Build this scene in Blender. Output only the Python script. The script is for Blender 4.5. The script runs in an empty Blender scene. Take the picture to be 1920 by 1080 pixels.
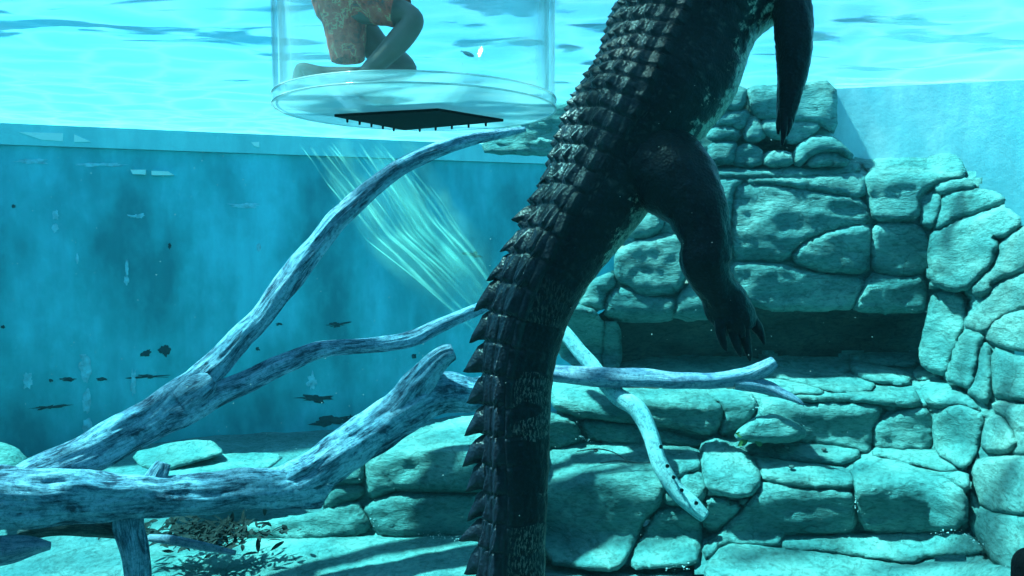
import bpy, bmesh, math, random
import numpy as np
from mathutils import Vector, noise, geometry, Matrix
random.seed(7); rng = np.random.default_rng(7)
sc = bpy.context.scene; C = sc.collection

# ------------------------------------------------------------------ camera
F = 1386.7; CZ = 2.4; PITCH = math.radians(-4.1)
cam = bpy.data.objects.new('camera', bpy.data.cameras.new('camera')); C.objects.link(cam)
cam.data.sensor_width = 36; cam.data.lens = 26; cam.data.clip_start = .02; cam.data.clip_end = 500
cam.location = (0, 0, CZ); cam.rotation_euler = (math.radians(90) + PITCH, 0, 0)
sc.camera = cam

# ------------------------------------------------------------------ sky, sun, exposure
SUN = Vector((.46, -.05, -.86)).normalized()        # the way the sunlight travels
elev = math.asin(-SUN.z); azim = math.atan2(-SUN.x, -SUN.y)
w = bpy.data.worlds.new('World'); sc.world = w; w.use_nodes = True
wn = w.node_tree.nodes; sky = wn.new('ShaderNodeTexSky'); sky.sky_type = 'NISHITA'; sky.sun_disc = False
sky.sun_elevation = elev; sky.sun_rotation = azim
w.node_tree.links.new(sky.outputs[0], wn['Background'].inputs[0]); wn['Background'].inputs[1].default_value = .095
sl = bpy.data.lights.new('sun', 'SUN'); sl.energy = 5; sl.angle = math.radians(2.5); sl.color = (1, .96, .88)
so = bpy.data.objects.new('sun', sl); C.objects.link(so); so.rotation_euler = SUN.to_track_quat('-Z', 'Y').to_euler(); so.location = (-4, 6, 12)
vs = sc.view_settings; vs.view_transform = 'Standard'; vs.look = 'None'; vs.gamma = 1; vs.exposure = 2.22; vs.use_curve_mapping = False
cy = sc.cycles; cy.use_denoising = True; cy.use_adaptive_sampling = True; cy.adaptive_threshold = .025; cy.max_bounces = 10; cy.diffuse_bounces = 4; cy.transparent_max_bounces = 32
cy.volume_bounces = 0; cy.caustics_reflective = False; cy.caustics_refractive = False; cy.sample_clamp_indirect = 6

# ------------------------------------------------------------------ helpers
WZ = CZ + 1.2                                      # height of the water surface
_c, _s = math.cos(PITCH), math.sin(PITCH)
def P(x, y, Y):                                     # a point of the picture, Y metres away
    a, v = (x - 960) / F, (540 - y) / F
    dy, dz = _c - _s * v, _s + _c * v
    k = Y / dy
    return Vector((a * k, Y, CZ + dz * k))
def px(Y): return Y / F                              # metres in one pixel of the picture at that distance
def lerp(a, b, t): return a + (b - a) * t
def interp(prof, t): return float(np.interp(t, [p[0] for p in prof], [p[1] for p in prof]))

def mesh(name, verts, faces, mat=None, parent=None, smooth=True, uv=None, link=True):
    me = bpy.data.meshes.new(name); me.from_pydata([tuple(v) for v in verts], [], faces); me.update()
    if smooth: me.polygons.foreach_set('use_smooth', [True] * len(me.polygons))
    if uv is not None:
        l = me.uv_layers.new(name='UVMap'); vi = np.zeros(len(me.loops), dtype=np.int32); me.loops.foreach_get('vertex_index', vi)
        l.data.foreach_set('uv', np.asarray(uv, dtype=np.float32)[vi].ravel())
    if mat: me.materials.append(mat)
    o = bpy.data.objects.new(name, me)
    if link: C.objects.link(o)
    if parent: o.parent = parent; o.matrix_parent_inverse = Matrix.Translation(-parent.location)
    return o
def thing(name, loc, label, cat, group=None):
    o = bpy.data.objects.new(name, None); o.location = loc; o.empty_display_size = .1; C.objects.link(o); tag(o, label, cat, group); return o
def tag(o, label, cat, group=None):
    o['label'] = label; o['category'] = cat
    if group: o['group'] = group
    return o
def kind(o, k): o['kind'] = k; return o

def box(name, c, s, mat, parent=None, rot=None):
    v = [Vector((sx * s[0] / 2, sy * s[1] / 2, sz * s[2] / 2)) for sx in (-1, 1) for sy in (-1, 1) for sz in (-1, 1)]
    if rot: v = [rot @ a for a in v]
    return mesh(name, [a + Vector(c) for a in v], [(0, 1, 3, 2), (4, 6, 7, 5), (0, 4, 5, 1), (2, 3, 7, 6), (0, 2, 6, 4), (1, 5, 7, 3)], mat, parent, False)

# ------------------------------------------------------------------ materials
def nt(name):
    m = bpy.data.materials.new(name); m.use_nodes = True
    return m, m.node_tree.nodes, m.node_tree.links, m.node_tree.nodes['Principled BSDF']
def ramp(n, l, src, stops):
    r = n.new('ShaderNodeValToRGB'); l.new(src, r.inputs[0]); e = r.color_ramp.elements
    e[0].position, e[0].color = stops[0][0], (*stops[0][1], 1); e[1].position, e[1].color = stops[-1][0], (*stops[-1][1], 1)
    for p, c in stops[1:-1]: k = e.new(p); k.color = (*c, 1)
    return r.outputs[0]
def tex(n, l, kind_, coord, scale=(1, 1, 1), **kw):
    mp = n.new('ShaderNodeMapping'); mp.inputs['Scale'].default_value = scale; l.new(coord, mp.inputs[0])
    t = n.new(kind_)
    for k, v in kw.items():
        if k in t.inputs.keys(): t.inputs[k].default_value = v
        else: setattr(t, k, v)
    l.new(mp.outputs[0], t.inputs['Vector']); return t
def mixc(n, l, f, a, b, mode='MIX'):
    m = n.new('ShaderNodeMix'); m.data_type = 'RGBA'; m.blend_type = mode
    for s, v in ((m.inputs[0], f), (m.inputs[6], a), (m.inputs[7], b)):
        if hasattr(v, 'is_linked'): l.new(v, s)
        elif isinstance(v, (int, float)): s.default_value = v
        else: s.default_value = (*v, 1)
    return m.outputs[2]
def math_(n, l, op, a, b=0.0):
    m = n.new('ShaderNodeMath'); m.operation = op
    for s, v in ((m.inputs[0], a), (m.inputs[1], b)):
        if hasattr(v, 'is_linked'): l.new(v, s)
        else: s.default_value = v
    return m.outputs[0]
def bump(n, l, bs, h, strength, dist, prev=None):
    b = n.new('ShaderNodeBump'); b.inputs['Strength'].default_value = strength; b.inputs['Distance'].default_value = dist
    l.new(h, b.inputs['Height'])
    if prev: l.new(prev, b.inputs['Normal'])
    l.new(b.outputs[0], bs.inputs['Normal']); return b.outputs[0]

def rock_mat(name, c0, c1, c2):
    m, n, l, b = nt(name); g = n.new('ShaderNodeNewGeometry').outputs['Position']
    a = tex(n, l, 'ShaderNodeTexNoise', g, (1.2, 1.2, 2.2), Scale=1.6, Detail=8, Roughness=.62)
    f = tex(n, l, 'ShaderNodeTexNoise', g, (1, 1, 2.4), Scale=22, Detail=6, Roughness=.7)
    k = ramp(n, l, a.outputs[0], [(.33, c0), (.5, c1), (.66, c2)])
    k2 = ramp(n, l, f.outputs[0], [(.34, (.5, .5, .5)), (.52, (1, 1, 1)), (.75, (1.15, 1.15, 1.15))])
    cr = tex(n, l, 'ShaderNodeTexNoise', g, (1, 1, 1.7), Scale=1.5, Detail=5, Roughness=.55, Distortion=.4)
    cv = ramp(n, l, cr.outputs[0], [(.484, (1, 1, 1)), (.497, (.3, .3, .3)), (.503, (.3, .3, .3)), (.516, (1, 1, 1))])
    l.new(mixc(n, l, .35, mixc(n, l, .8, k, k2, 'MULTIPLY'), cv, 'MULTIPLY'), b.inputs['Base Color'])
    b.inputs['Roughness'].default_value = .85; b.inputs['Specular IOR Level'].default_value = .2
    h1 = tex(n, l, 'ShaderNodeTexNoise', g, (1, 1, 2.6), Scale=9, Detail=9, Roughness=.68)
    bump(n, l, b, f.outputs[0], .6, .025, bump(n, l, b, h1.outputs[0], .85, .06, bump(n, l, b, cv, .3, .02)))
    return m
ROCK = rock_mat('rock', (.06, .18, .185), (.13, .295, .29), (.24, .43, .415))
ROCKW = rock_mat('rock_warm', (.10, .22, .22), (.18, .32, .31), (.28, .44, .41))
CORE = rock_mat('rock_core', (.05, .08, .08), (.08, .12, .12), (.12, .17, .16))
SAND = rock_mat('sand', (.08, .17, .18), (.12, .23, .24), (.18, .31, .32))

def plain(name, c, rough=.7, spec=.3, var=.25, scale=14, bmp=.2):
    m, n, l, b = nt(name); g = n.new('ShaderNodeNewGeometry').outputs['Position']
    t = tex(n, l, 'ShaderNodeTexNoise', g, Scale=scale, Detail=6, Roughness=.65)
    l.new(ramp(n, l, t.outputs[0], [(.3, tuple(x * (1 - var) for x in c)), (.7, tuple(min(1, x * (1 + var)) for x in c))]), b.inputs['Base Color'])
    b.inputs['Roughness'].default_value = rough; b.inputs['Specular IOR Level'].default_value = spec
    if bmp: bump(n, l, b, t.outputs[0], bmp, .02)
    return m

def wall_mat(name, c0, c1, c2, scale=1.1, streak=.4):
    m, n, l, b = nt(name); g = n.new('ShaderNodeNewGeometry').outputs['Position']
    a = tex(n, l, 'ShaderNodeTexNoise', g, (1, 1, .55), Scale=scale, Detail=7, Roughness=.6)
    s = tex(n, l, 'ShaderNodeTexNoise', g, (3.2, 3.2, .35), Scale=1.3, Detail=5, Roughness=.6)
    f = tex(n, l, 'ShaderNodeTexNoise', g, (1, 1, 1), Scale=7, Detail=8, Roughness=.75)
    k = ramp(n, l, a.outputs[0], [(.36, c0), (.5, c1), (.64, c2)])
    k = mixc(n, l, streak, k, ramp(n, l, s.outputs[0], [(.35, (.62, .66, .68)), (.6, (1.1, 1.08, 1.05))]), 'MULTIPLY')
    k = mixc(n, l, .55, k, ramp(n, l, f.outputs[0], [(.35, (.82, .85, .87)), (.62, (1, 1, 1)), (.72, (1.3, 1.22, 1.2))]), 'MULTIPLY')
    l.new(k, b.inputs['Base Color']); b.inputs['Roughness'].default_value = .75; b.inputs['Specular IOR Level'].default_value = .2
    bump(n, l, b, f.outputs[0], .25, .02)
    return m
WALL = wall_mat('wall_paint', (.03, .28, .33), (.07, .48, .55), (.16, .68, .80))
PALE = wall_mat('pale_wall_paint', (.42, .66, .72), (.56, .80, .85), (.82, .94, .95), 1.6, .5)
BAND = wall_mat('band_paint', (.30, .66, .70), (.36, .76, .80), (.46, .86, .88), 1.0, .3)

# ------------------------------------------------------------------ tank: floor, walls, water
WA = Vector((P(0, 441, 7.9).x, 7.9, 0)); WB = Vector((P(1000, 441, 10).x, 10, 0))
WT = (WB - WA).normalized(); WN = Vector((WT.y, -WT.x, 0))
def wallP(x, y, off=.004):                           # the point of the far wall behind a point of the picture
    d = P(x, y, 1) - Vector((0, 0, CZ)); o = Vector((0, 0, CZ))
    k = (WA - o).dot(WN) / d.dot(WN); return o + d * k + WN * off

def floor_z(x, y):
    z = .10 * noise.fractal(Vector((x * .5, y * .5, 3)), 1, 2, 4) + .02 * noise.fractal(Vector((x * 3, y * 3, 1)), 1, 2, 3)
    return z + .0 + .22 * max(0, min(1, (5.6 - y) / 1.2)) * max(0, min(1, (x + 1.2) / 1.0))
vv, ff = [], []; nx, ny = 110, 110
for j in range(ny + 1):
    for i in range(nx + 1):
        x, y = lerp(-9, 4.2, i / nx), lerp(-1.6, 11.5, j / ny); vv.append((x, y, floor_z(x, y)))
for j in range(ny):
    for i in range(nx): a = j * (nx + 1) + i; ff.append((a, a + 1, a + nx + 2, a + nx + 1))
kind(mesh('tank_floor', vv, ff, SAND), 'structure')

fw = thing('tank_wall', (WA.x, WA.y, 0), 'long blue painted far wall of the tank with worn paint', 'wall')
def slab(name, t0, t1, z0, z1, off, thick, mat, parent):
    a, b = WA + WT * t0 + WN * off, WA + WT * t1 + WN * off; bk = -WN * thick
    v = [a + Vector((0, 0, z0)), b + Vector((0, 0, z0)), b + Vector((0, 0, z1)), a + Vector((0, 0, z1))]
    v += [q + bk for q in v]
    return mesh(name, v, [(0, 1, 2, 3), (5, 4, 7, 6), (3, 2, 6, 7), (1, 0, 4, 5), (0, 3, 7, 4), (2, 1, 5, 6)], mat, parent, False)
slab('lower_face', -3.2, 7.4, -.3, 3.35, 0, .5, WALL, fw)
slab('ledge_band', -3.2, 7.4, 3.353, 3.575, .05, .55, BAND, fw)

a_, b_ = Vector((2.44, 6.02, 0)), Vector((4.6, 5.45, 0)); d_ = b_ - a_
kind(box('right_wall', (4.35, 2, 1.85), (.3, 8, 4.0), WALL), 'structure')
sw = box('side_wall', (a_ + b_) / 2 + Vector((.03, .23, 2.815)), (d_.length, .26, 1.53), PALE, None, Matrix.Rotation(math.atan2(d_.y, d_.x), 3, 'Z')); tag(sw, 'pale blue painted side wall at the right of the tank', 'wall')
e_ = a_.lerp(b_, .52); lw_ = box('lower_face', (e_ + b_) / 2 + Vector((.03, .24, .87)), ((b_ - e_).length, .26, 2.34), PALE, None, Matrix.Rotation(math.atan2(d_.y, d_.x), 3, 'Z')); lw_.parent = sw
kind(box('left_wall', (-8.6, 3, 1.85), (.3, 12, 4.0), WALL), 'structure')
DARK = plain('unseen_wall_dark', (.012, .014, .016), .9, .1)
kind(box('added_unseen_wall', (-2.2, -1.6, 1.85), (13.4, .3, 4.0), DARK), 'structure')  # unseen wall behind the camera, added to keep sky light off the crocodile

def wave(x, y):
    v = Vector((x * 1.0 + .25 * y, y * 1.9, .5))
    a = noise.fractal(v * 1.0, 1, 2.1, 2)
    b = noise.noise(Vector((x * 3.1, y * 8.5, 7.7))) * .35
    return .040 * a + .006 * b
vv, ff, nx, ny = [], [], 330, 420
for j in range(ny + 1):
    for i in range(nx + 1):
        x, y = lerp(-8.4, 4.3, i / nx), lerp(-1.4, 11.6, (j / ny)); vv.append((x, y, WZ + wave(x, y)))
for j in range(ny):
    for i in range(nx): a = j * (nx + 1) + i; ff.append((a, a + 1, a + nx + 2, a + nx + 1))
m, n, l, b = nt('water_surface'); n.remove(b); g = n.new('ShaderNodeNewGeometry').outputs['Position']
gl = n.new('ShaderNodeBsdfGlossy'); gl.inputs['Roughness'].default_value = .10; gl.inputs['Color'].default_value = (.85, 1, 1, 1)
tr = n.new('ShaderNodeBsdfTransparent'); mx = n.new('ShaderNodeMixShader'); 
dk = tex(n, l, 'ShaderNodeTexNoise', g, (.75, 2.1, 0), Scale=1.25, Detail=3, Roughness=.5, Distortion=.6)
yy = n.new('ShaderNodeSeparateXYZ'); l.new(g, yy.inputs[0])
near = n.new('ShaderNodeMapRange'); l.new(yy.outputs[1], near.inputs[0]); near.inputs[1].default_value = 3.4; near.inputs[2].default_value = 6.2; near.inputs[3].default_value = .06; near.inputs[4].default_value = -.16
l.new(ramp(n, l, math_(n, l, 'ADD', dk.outputs[0], near.outputs[0]), [(.52, (.28, .28, .28)), (.56, (.82, .82, .82))]), mx.inputs[0])  # dark mirror patches placed by noise, imitating totally reflecting ripples
v0 = tex(n, l, 'ShaderNodeTexNoise', g, Scale=1.4, Detail=3)
va = n.new('ShaderNodeVectorMath'); va.operation = 'MULTIPLY_ADD'; l.new(v0.outputs['Color'], va.inputs[0]); va.inputs[1].default_value = (.5, .5, 0); l.new(g, va.inputs[2])
vo = tex(n, l, 'ShaderNodeTexVoronoi', va.outputs[0], (1, 1.5, 0), Scale=1.9, feature='DISTANCE_TO_EDGE')
l.new(ramp(n, l, vo.outputs['Distance'], [(0, (.85, 1, 1)), (.14, (.60, .90, .94)), (.40, (.48, .80, .86))]), tr.inputs[0])  # caustic net painted into the transparent colour, patterning the sunlight below
l.new(tr.outputs[0], mx.inputs[1]); l.new(gl.outputs[0], mx.inputs[2]); l.new(mx.outputs[0], n['Material Output'].inputs[0])
fn = tex(n, l, 'ShaderNodeTexNoise', g, (2.2, 6, 1), Scale=2.2, Detail=5, Roughness=.6)
bp = n.new('ShaderNodeBump'); bp.inputs['Strength'].default_value = .16; bp.inputs['Distance'].default_value = .03
l.new(fn.outputs[0], bp.inputs['Height']); l.new(bp.outputs[0], gl.inputs['Normal'])
kind(mesh('water', vv, ff, m), 'structure')

# ------------------------------------------------------------------ stones cut from smooth outlines, each a closed body
def chaikin(p, k=2):
    for _ in range(k):
        q = []
        for i in range(len(p)):
            a, b_ = p[i], p[(i + 1) % len(p)]
            q += [(a[0] * .8 + b_[0] * .2, a[1] * .8 + b_[1] * .2), (a[0] * .2 + b_[0] * .8, a[1] * .2 + b_[1] * .8)]
        p = q
    return p
def grow(p, k):
    ar = sum(p[i][0] * p[(i + 1) % len(p)][1] - p[(i + 1) % len(p)][0] * p[i][1] for i in range(len(p))); sg = 1 if ar > 0 else -1; q = []
    for i in range(len(p)):
        a, b_ = p[i - 1], p[(i + 1) % len(p)]; dx, dy = b_[0] - a[0], b_[1] - a[1]; L = math.hypot(dx, dy) or 1
        q.append((p[i][0] + sg * dy / L * k, p[i][1] - sg * dx / L * k))
    return q
def resample(p, step):
    q = []
    for i in range(len(p)):
        a, b_ = p[i], p[(i + 1) % len(p)]; k = max(1, int(math.dist(a, b_) / step + .5))
        q += [(lerp(a[0], b_[0], t / k), lerp(a[1], b_[1], t / k)) for t in range(k)]
    return q
def seg_dist(pts, poly):
    A = np.array(poly); B = np.roll(A, -1, 0); Pt = np.array(pts)[:, None, :]
    ab = B - A; t = np.clip(((Pt - A) * ab).sum(-1) / np.maximum((ab ** 2).sum(-1), 1e-9), 0, 1)
    return np.sqrt((((A + ab * t[..., None]) - Pt) ** 2).sum(-1)).min(1)
def inside(pts, poly):
    A = np.array(poly); B = np.roll(A, -1, 0); x = np.array(pts)[:, 0][:, None]; y = np.array(pts)[:, 1][:, None]
    c = ((A[:, 1] > y) != (B[:, 1] > y)) & (x < (B[:, 0] - A[:, 0]) * (y - A[:, 1]) / (B[:, 1] - A[:, 1] + 1e-12) + A[:, 0])
    return c.sum(1) % 2 == 1

def xshift(x): return interp([(900, .45), (1050, .35), (1300, .12), (1600, 0), (1740, -.05), (1800, -.28), (1920, -.85), (2000, -1.2)], x)
def prof_main(x, y): return interp([(285, 6.02), (305, 5.95), (335, 5.76), (420, 5.68), (590, 5.62), (600, 5.75), (665, 5.98), (690, 5.72), (745, 5.25), (762, 5.18), (835, 5.15), (850, 5.05), (900, 4.72), (925, 4.66), (1000, 4.68), (1006, 4.67), (1060, 4.4), (1110, 4.1)], y) + xshift(x)
def prof_right(x, y): return interp([(380, 5.62), (560, 5.45), (760, 5.15), (1050, 4.6)], y) + xshift(x)
def prof_far(x, y): return interp([(900, 7.1), (1110, 6.7), (1340, 6.05), (1600, 5.9)], x) - interp([(160, 0), (320, .12)], y)
def prof_left(x, y): return interp([(780, 5.75), (845, 5.10), (920, 5.02), (1000, 4.92), (1010, 4.85), (1080, 4.3), (1110, 4.1)], y) + interp([(420, .25), (700, .08), (900, 0)], x)

ALL = {}
def stone(poly, prof, parent, mat=ROCK, amp=.075, wd=20, off=0., g=8, thick=.38, rough=1.0, name='stone', rel=None, key=None):
    poly = chaikin(poly, 1); cx = sum(p[0] for p in poly) / len(poly); cyy = sum(p[1] for p in poly) / len(poly)
    poly = resample(grow(poly, 3.4), g * .8); ph = random.random() * 50
    poly = [(p[0] + 2.2 * noise.noise(Vector((p[0] * .06, p[1] * .06, ph))), p[1] + 2.2 * noise.noise(Vector((p[0] * .06, p[1] * .06, ph + 9)))) for p in poly]
    xs = [p[0] for p in poly]; ys = [p[1] for p in poly]
    pts = []
    yy = min(ys) + g * .4; row = 0
    while yy < max(ys):
        xx = min(xs) + (row % 2) * g * .5
        while xx < max(xs): pts.append((xx + random.uniform(-.2, .2) * g, yy + random.uniform(-.2, .2) * g)); xx += g
        yy += g * .87; row += 1
    if pts:
        ok = inside(pts, poly) & (seg_dist(pts, poly) > g * .45); pts = [p for p, k in zip(pts, ok) if k]
    nb = len(poly); allp = poly + pts
    r = geometry.delaunay_2d_cdt([Vector(p) for p in allp], [(i, (i + 1) % nb) for i in range(nb)], [], 1, 1e-4)
    vc, fc = r[0], [list(f) for f in r[2]]
    d = seg_dist([tuple(v) for v in vc], poly)
    V = []; rough_k = px(5) * 1386.7 / 5
    big = min(max(xs) - min(xs), max(ys) - min(ys)); W = min(wd * .5, big * .4); amp = amp * .52
    def D(x, y): return (prof(x, y - 7) + prof(x, y) * 2 + prof(x, y + 7)) / 4 + off
    for v, dd in zip(vc, d):
        t = min(dd / W, 1); bl = amp * math.sqrt(max(0, 1 - (1 - t) ** 2))
        p = P(v.x, v.y, D(v.x, v.y))
        q = p + Vector((ph, 0, 0))
        nn = .055 * noise.fractal(Vector((q.x * 1.6, q.y * 1.6, q.z * 2.6)), 1, 2, 3) + .022 * noise.ridged_multi_fractal(Vector((q.x * 2.2, q.y * 2.2, q.z * 7)), 1, 2, 3, 1, 2) + .012 * noise.fractal(q * 14, 1, 2, 3)
        dn = (p - Vector((0, 0, CZ))).normalized()
        V.append(p - dn * (bl + nn * rough * min(1, t * 1.5 + .1) - .02))
    ids = {}
    # boundary loop of the triangulation, then a skirt and a back
    ec = {}
    for f in fc:
        for i in range(len(f)): a, b_ = f[i], f[(i + 1) % len(f)]; ec[(a, b_)] = 1
    bd = [(a, b_) for (a, b_) in ec if (b_, a) not in ec]
    base = len(V); cc = P(cx, cyy, D(cx, cyy) + thick)
    for a, _ in bd:
        if a not in ids:
            dn = (V[a] - Vector((0, 0, CZ))).normalized(); ids[a] = len(V); q = V[a] + dn * thick; V.append(q + (cc - q) * .12)
    for a, b_ in bd: fc.append([b_, a, ids[a], ids[b_]])
    ci = len(V); V.append(cc + Vector((0, .1, 0)))
    for a, b_ in bd: fc.append([ids[b_], ids[a], ci])
    o = mesh(name, V, fc, mat, parent)
    if key is not None: ALL.setdefault(key, []).append((poly, lambda x, y: D(x, y)))
    return o
def core(key, x0, x1, y0, y1, parent, back=.22, st=6, reach=2.5, holes=(), mat=CORE):
    gx = np.arange(x0, x1 + st, st); gy = np.arange(y0, y1 + st, st); pts = [(x, y) for y in gy for x in gx]
    best = np.full(len(pts), 1e9); sec = best.copy(); thi = best.copy(); dep = np.zeros(len(pts))
    for poly, D in ALL[key]:
        d = seg_dist(pts, poly); ins = inside(pts, poly); d = np.where(ins, 0, d); thi = np.minimum(thi, np.maximum(sec, d)); sec = np.minimum(sec, np.maximum(best, d))
        for i in np.nonzero(d < best - 1e-6)[0]:
            best[i] = d[i]; dep[i] = D(pts[i][0], pts[i][1])
    V = [P(p[0], p[1], dep[i] + back) for i, p in enumerate(pts)]
    nx_ = len(gx); F_ = []
    for j in range(len(gy) - 1):
        for i in range(nx_ - 1):
            a = j * nx_ + i; q = (a, a + 1, a + nx_ + 1, a + nx_)
            if all(best[k] < reach or (best[k] < 18 and sec[k] < 22 and thi[k] < 36) for k in q): F_.append(q[::-1])
    return mesh('core', V, F_, mat, parent)

RW = thing('rock_wall', P(1500, 1050, 5.2), 'large grey green stepped wall of carved stones right of the crocodile', 'rock wall')
M = [
 [(1330,313),(1490,311),(1609,306),(1612,319),(1514,331),(1335,333)],
 [(1612,304),(1698,296),(1787,290),(1804,305),(1811,331),(1769,337),(1742,352),(1726,367),(1723,408),(1686,415),(1640,415),(1628,379),(1624,337),(1633,322)],
 [(1399,334),(1517,334),(1621,324),(1621,374),(1544,360),(1467,347),(1401,343)],
 [(1377,350),(1401,345),(1467,350),(1544,363),(1624,378),(1631,417),(1579,425),(1508,448),(1473,489),(1419,490),(1372,486)],
 [(1290,336),(1396,335),(1374,354),(1368,420),(1368,486),(1300,480)],
 [(1478,488),(1514,452),(1579,429),(1630,421),(1632,467),(1628,512),(1544,509)],
 [(1637,421),(1686,418),(1721,426),(1742,450),(1742,497),(1724,515),(1680,518),(1637,508),(1634,467)],
 [(1730,367),(1751,362),(1764,371),(1760,399),(1748,427),(1730,426),(1727,390)],
 [(1748,352),(1775,339),(1810,333),(1831,351),(1798,355),(1769,365)],
 [(1767,371),(1796,358),(1846,356),(1873,364),(1884,378),(1846,393),(1798,408),(1757,430),(1751,427),(1764,396)],
 [(1369,493),(1434,493),(1490,503),(1538,515),(1628,524),(1604,566),(1590,580),(1410,580),(1372,520)],
 [(1632,514),(1655,517),(1690,521),(1732,518),(1739,562),(1733,584),(1695,584),(1600,584),(1612,560)],
 [(1155,475),(1179,460),(1220,448),(1250,440),(1283,442),(1290,493),(1288,516),(1270,549),(1220,555),(1190,549),(1181,534),(1157,525)],
 [(1175,440),(1235,375),(1246,407),(1236,433),(1211,445)],
 [(1250,400),(1290,420),(1290,439),(1253,438),(1239,438)],
 [(1080,567),(1113,525),(1149,512),(1152,534),(1131,552),(1128,585)],
 [(1135,596),(1138,561),(1156,541),(1181,543),(1193,552),(1220,558),(1267,561),(1264,576),(1256,602),(1184,602)],
 [(1271,561),(1300,522),(1340,520),(1368,500),(1372,540),(1400,590),(1262,602)],
]
for i, p in enumerate(M): stone(p, prof_main, RW, amp=.09, wd=22, key='rw', thick=.45)
RT = [
 [(1745,446),(1801,416),(1884,387),(1918,414),(1893,440),(1861,446),(1872,457),(1861,497),(1819,538),(1787,546),(1745,529),(1742,479)],
 [(1940,415),(1881,452),(1873,467),(1864,503),(1837,524),(1822,544),(1836,556),(1858,546),(1864,529),(1940,500)],
 [(1940,505),(1866,532),(1854,556),(1832,578),(1812,598),(1811,614),(1848,628),(1865,602),(1890,586),(1940,572)],
 [(1855,606),(1887,589),(1940,578),(1940,660),(1881,652),(1851,638),(1850,622)],
 [(1804,633),(1811,617),(1846,627),(1838,646),(1830,670),(1830,693),(1821,729),(1799,721),(1774,712),(1785,673)],
 [(1745,560),(1762,545),(1808,550),(1809,606),(1787,661),(1773,704),(1732,690),(1724,661),(1739,600)],
 [(1840,654),(1846,642),(1858,652),(1856,762),(1824,741),(1815,735),(1832,708)],
 [(1861,651),(1890,665),(1940,673),(1940,756),(1887,746),(1862,740)],
 [(1862,757),(1890,753),(1940,764),(1940,812),(1904,815),(1892,788),(1866,769)],
 [(1846,793),(1864,779),(1881,787),(1908,827),(1905,836),(1890,849),(1841,846)],
 [(1818,878),(1834,861),(1940,854),(1940,968),(1842,956),(1823,904)],
 [(1840,960),(1940,973),(1940,1100),(1870,1060),(1846,1030),(1818,985),(1817,908)],
 [(1896,790),(1940,815),(1940,850),(1895,850),(1908,835)],
]
for i, p in enumerate(RT): stone(p, prof_right, RW, mat=ROCKW if i in (1, 2, 3, 8, 9, 10, 12) else ROCK, amp=.10, wd=24, off=.16 if i == 5 else 0, key='rw', thick=.45)
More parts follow.
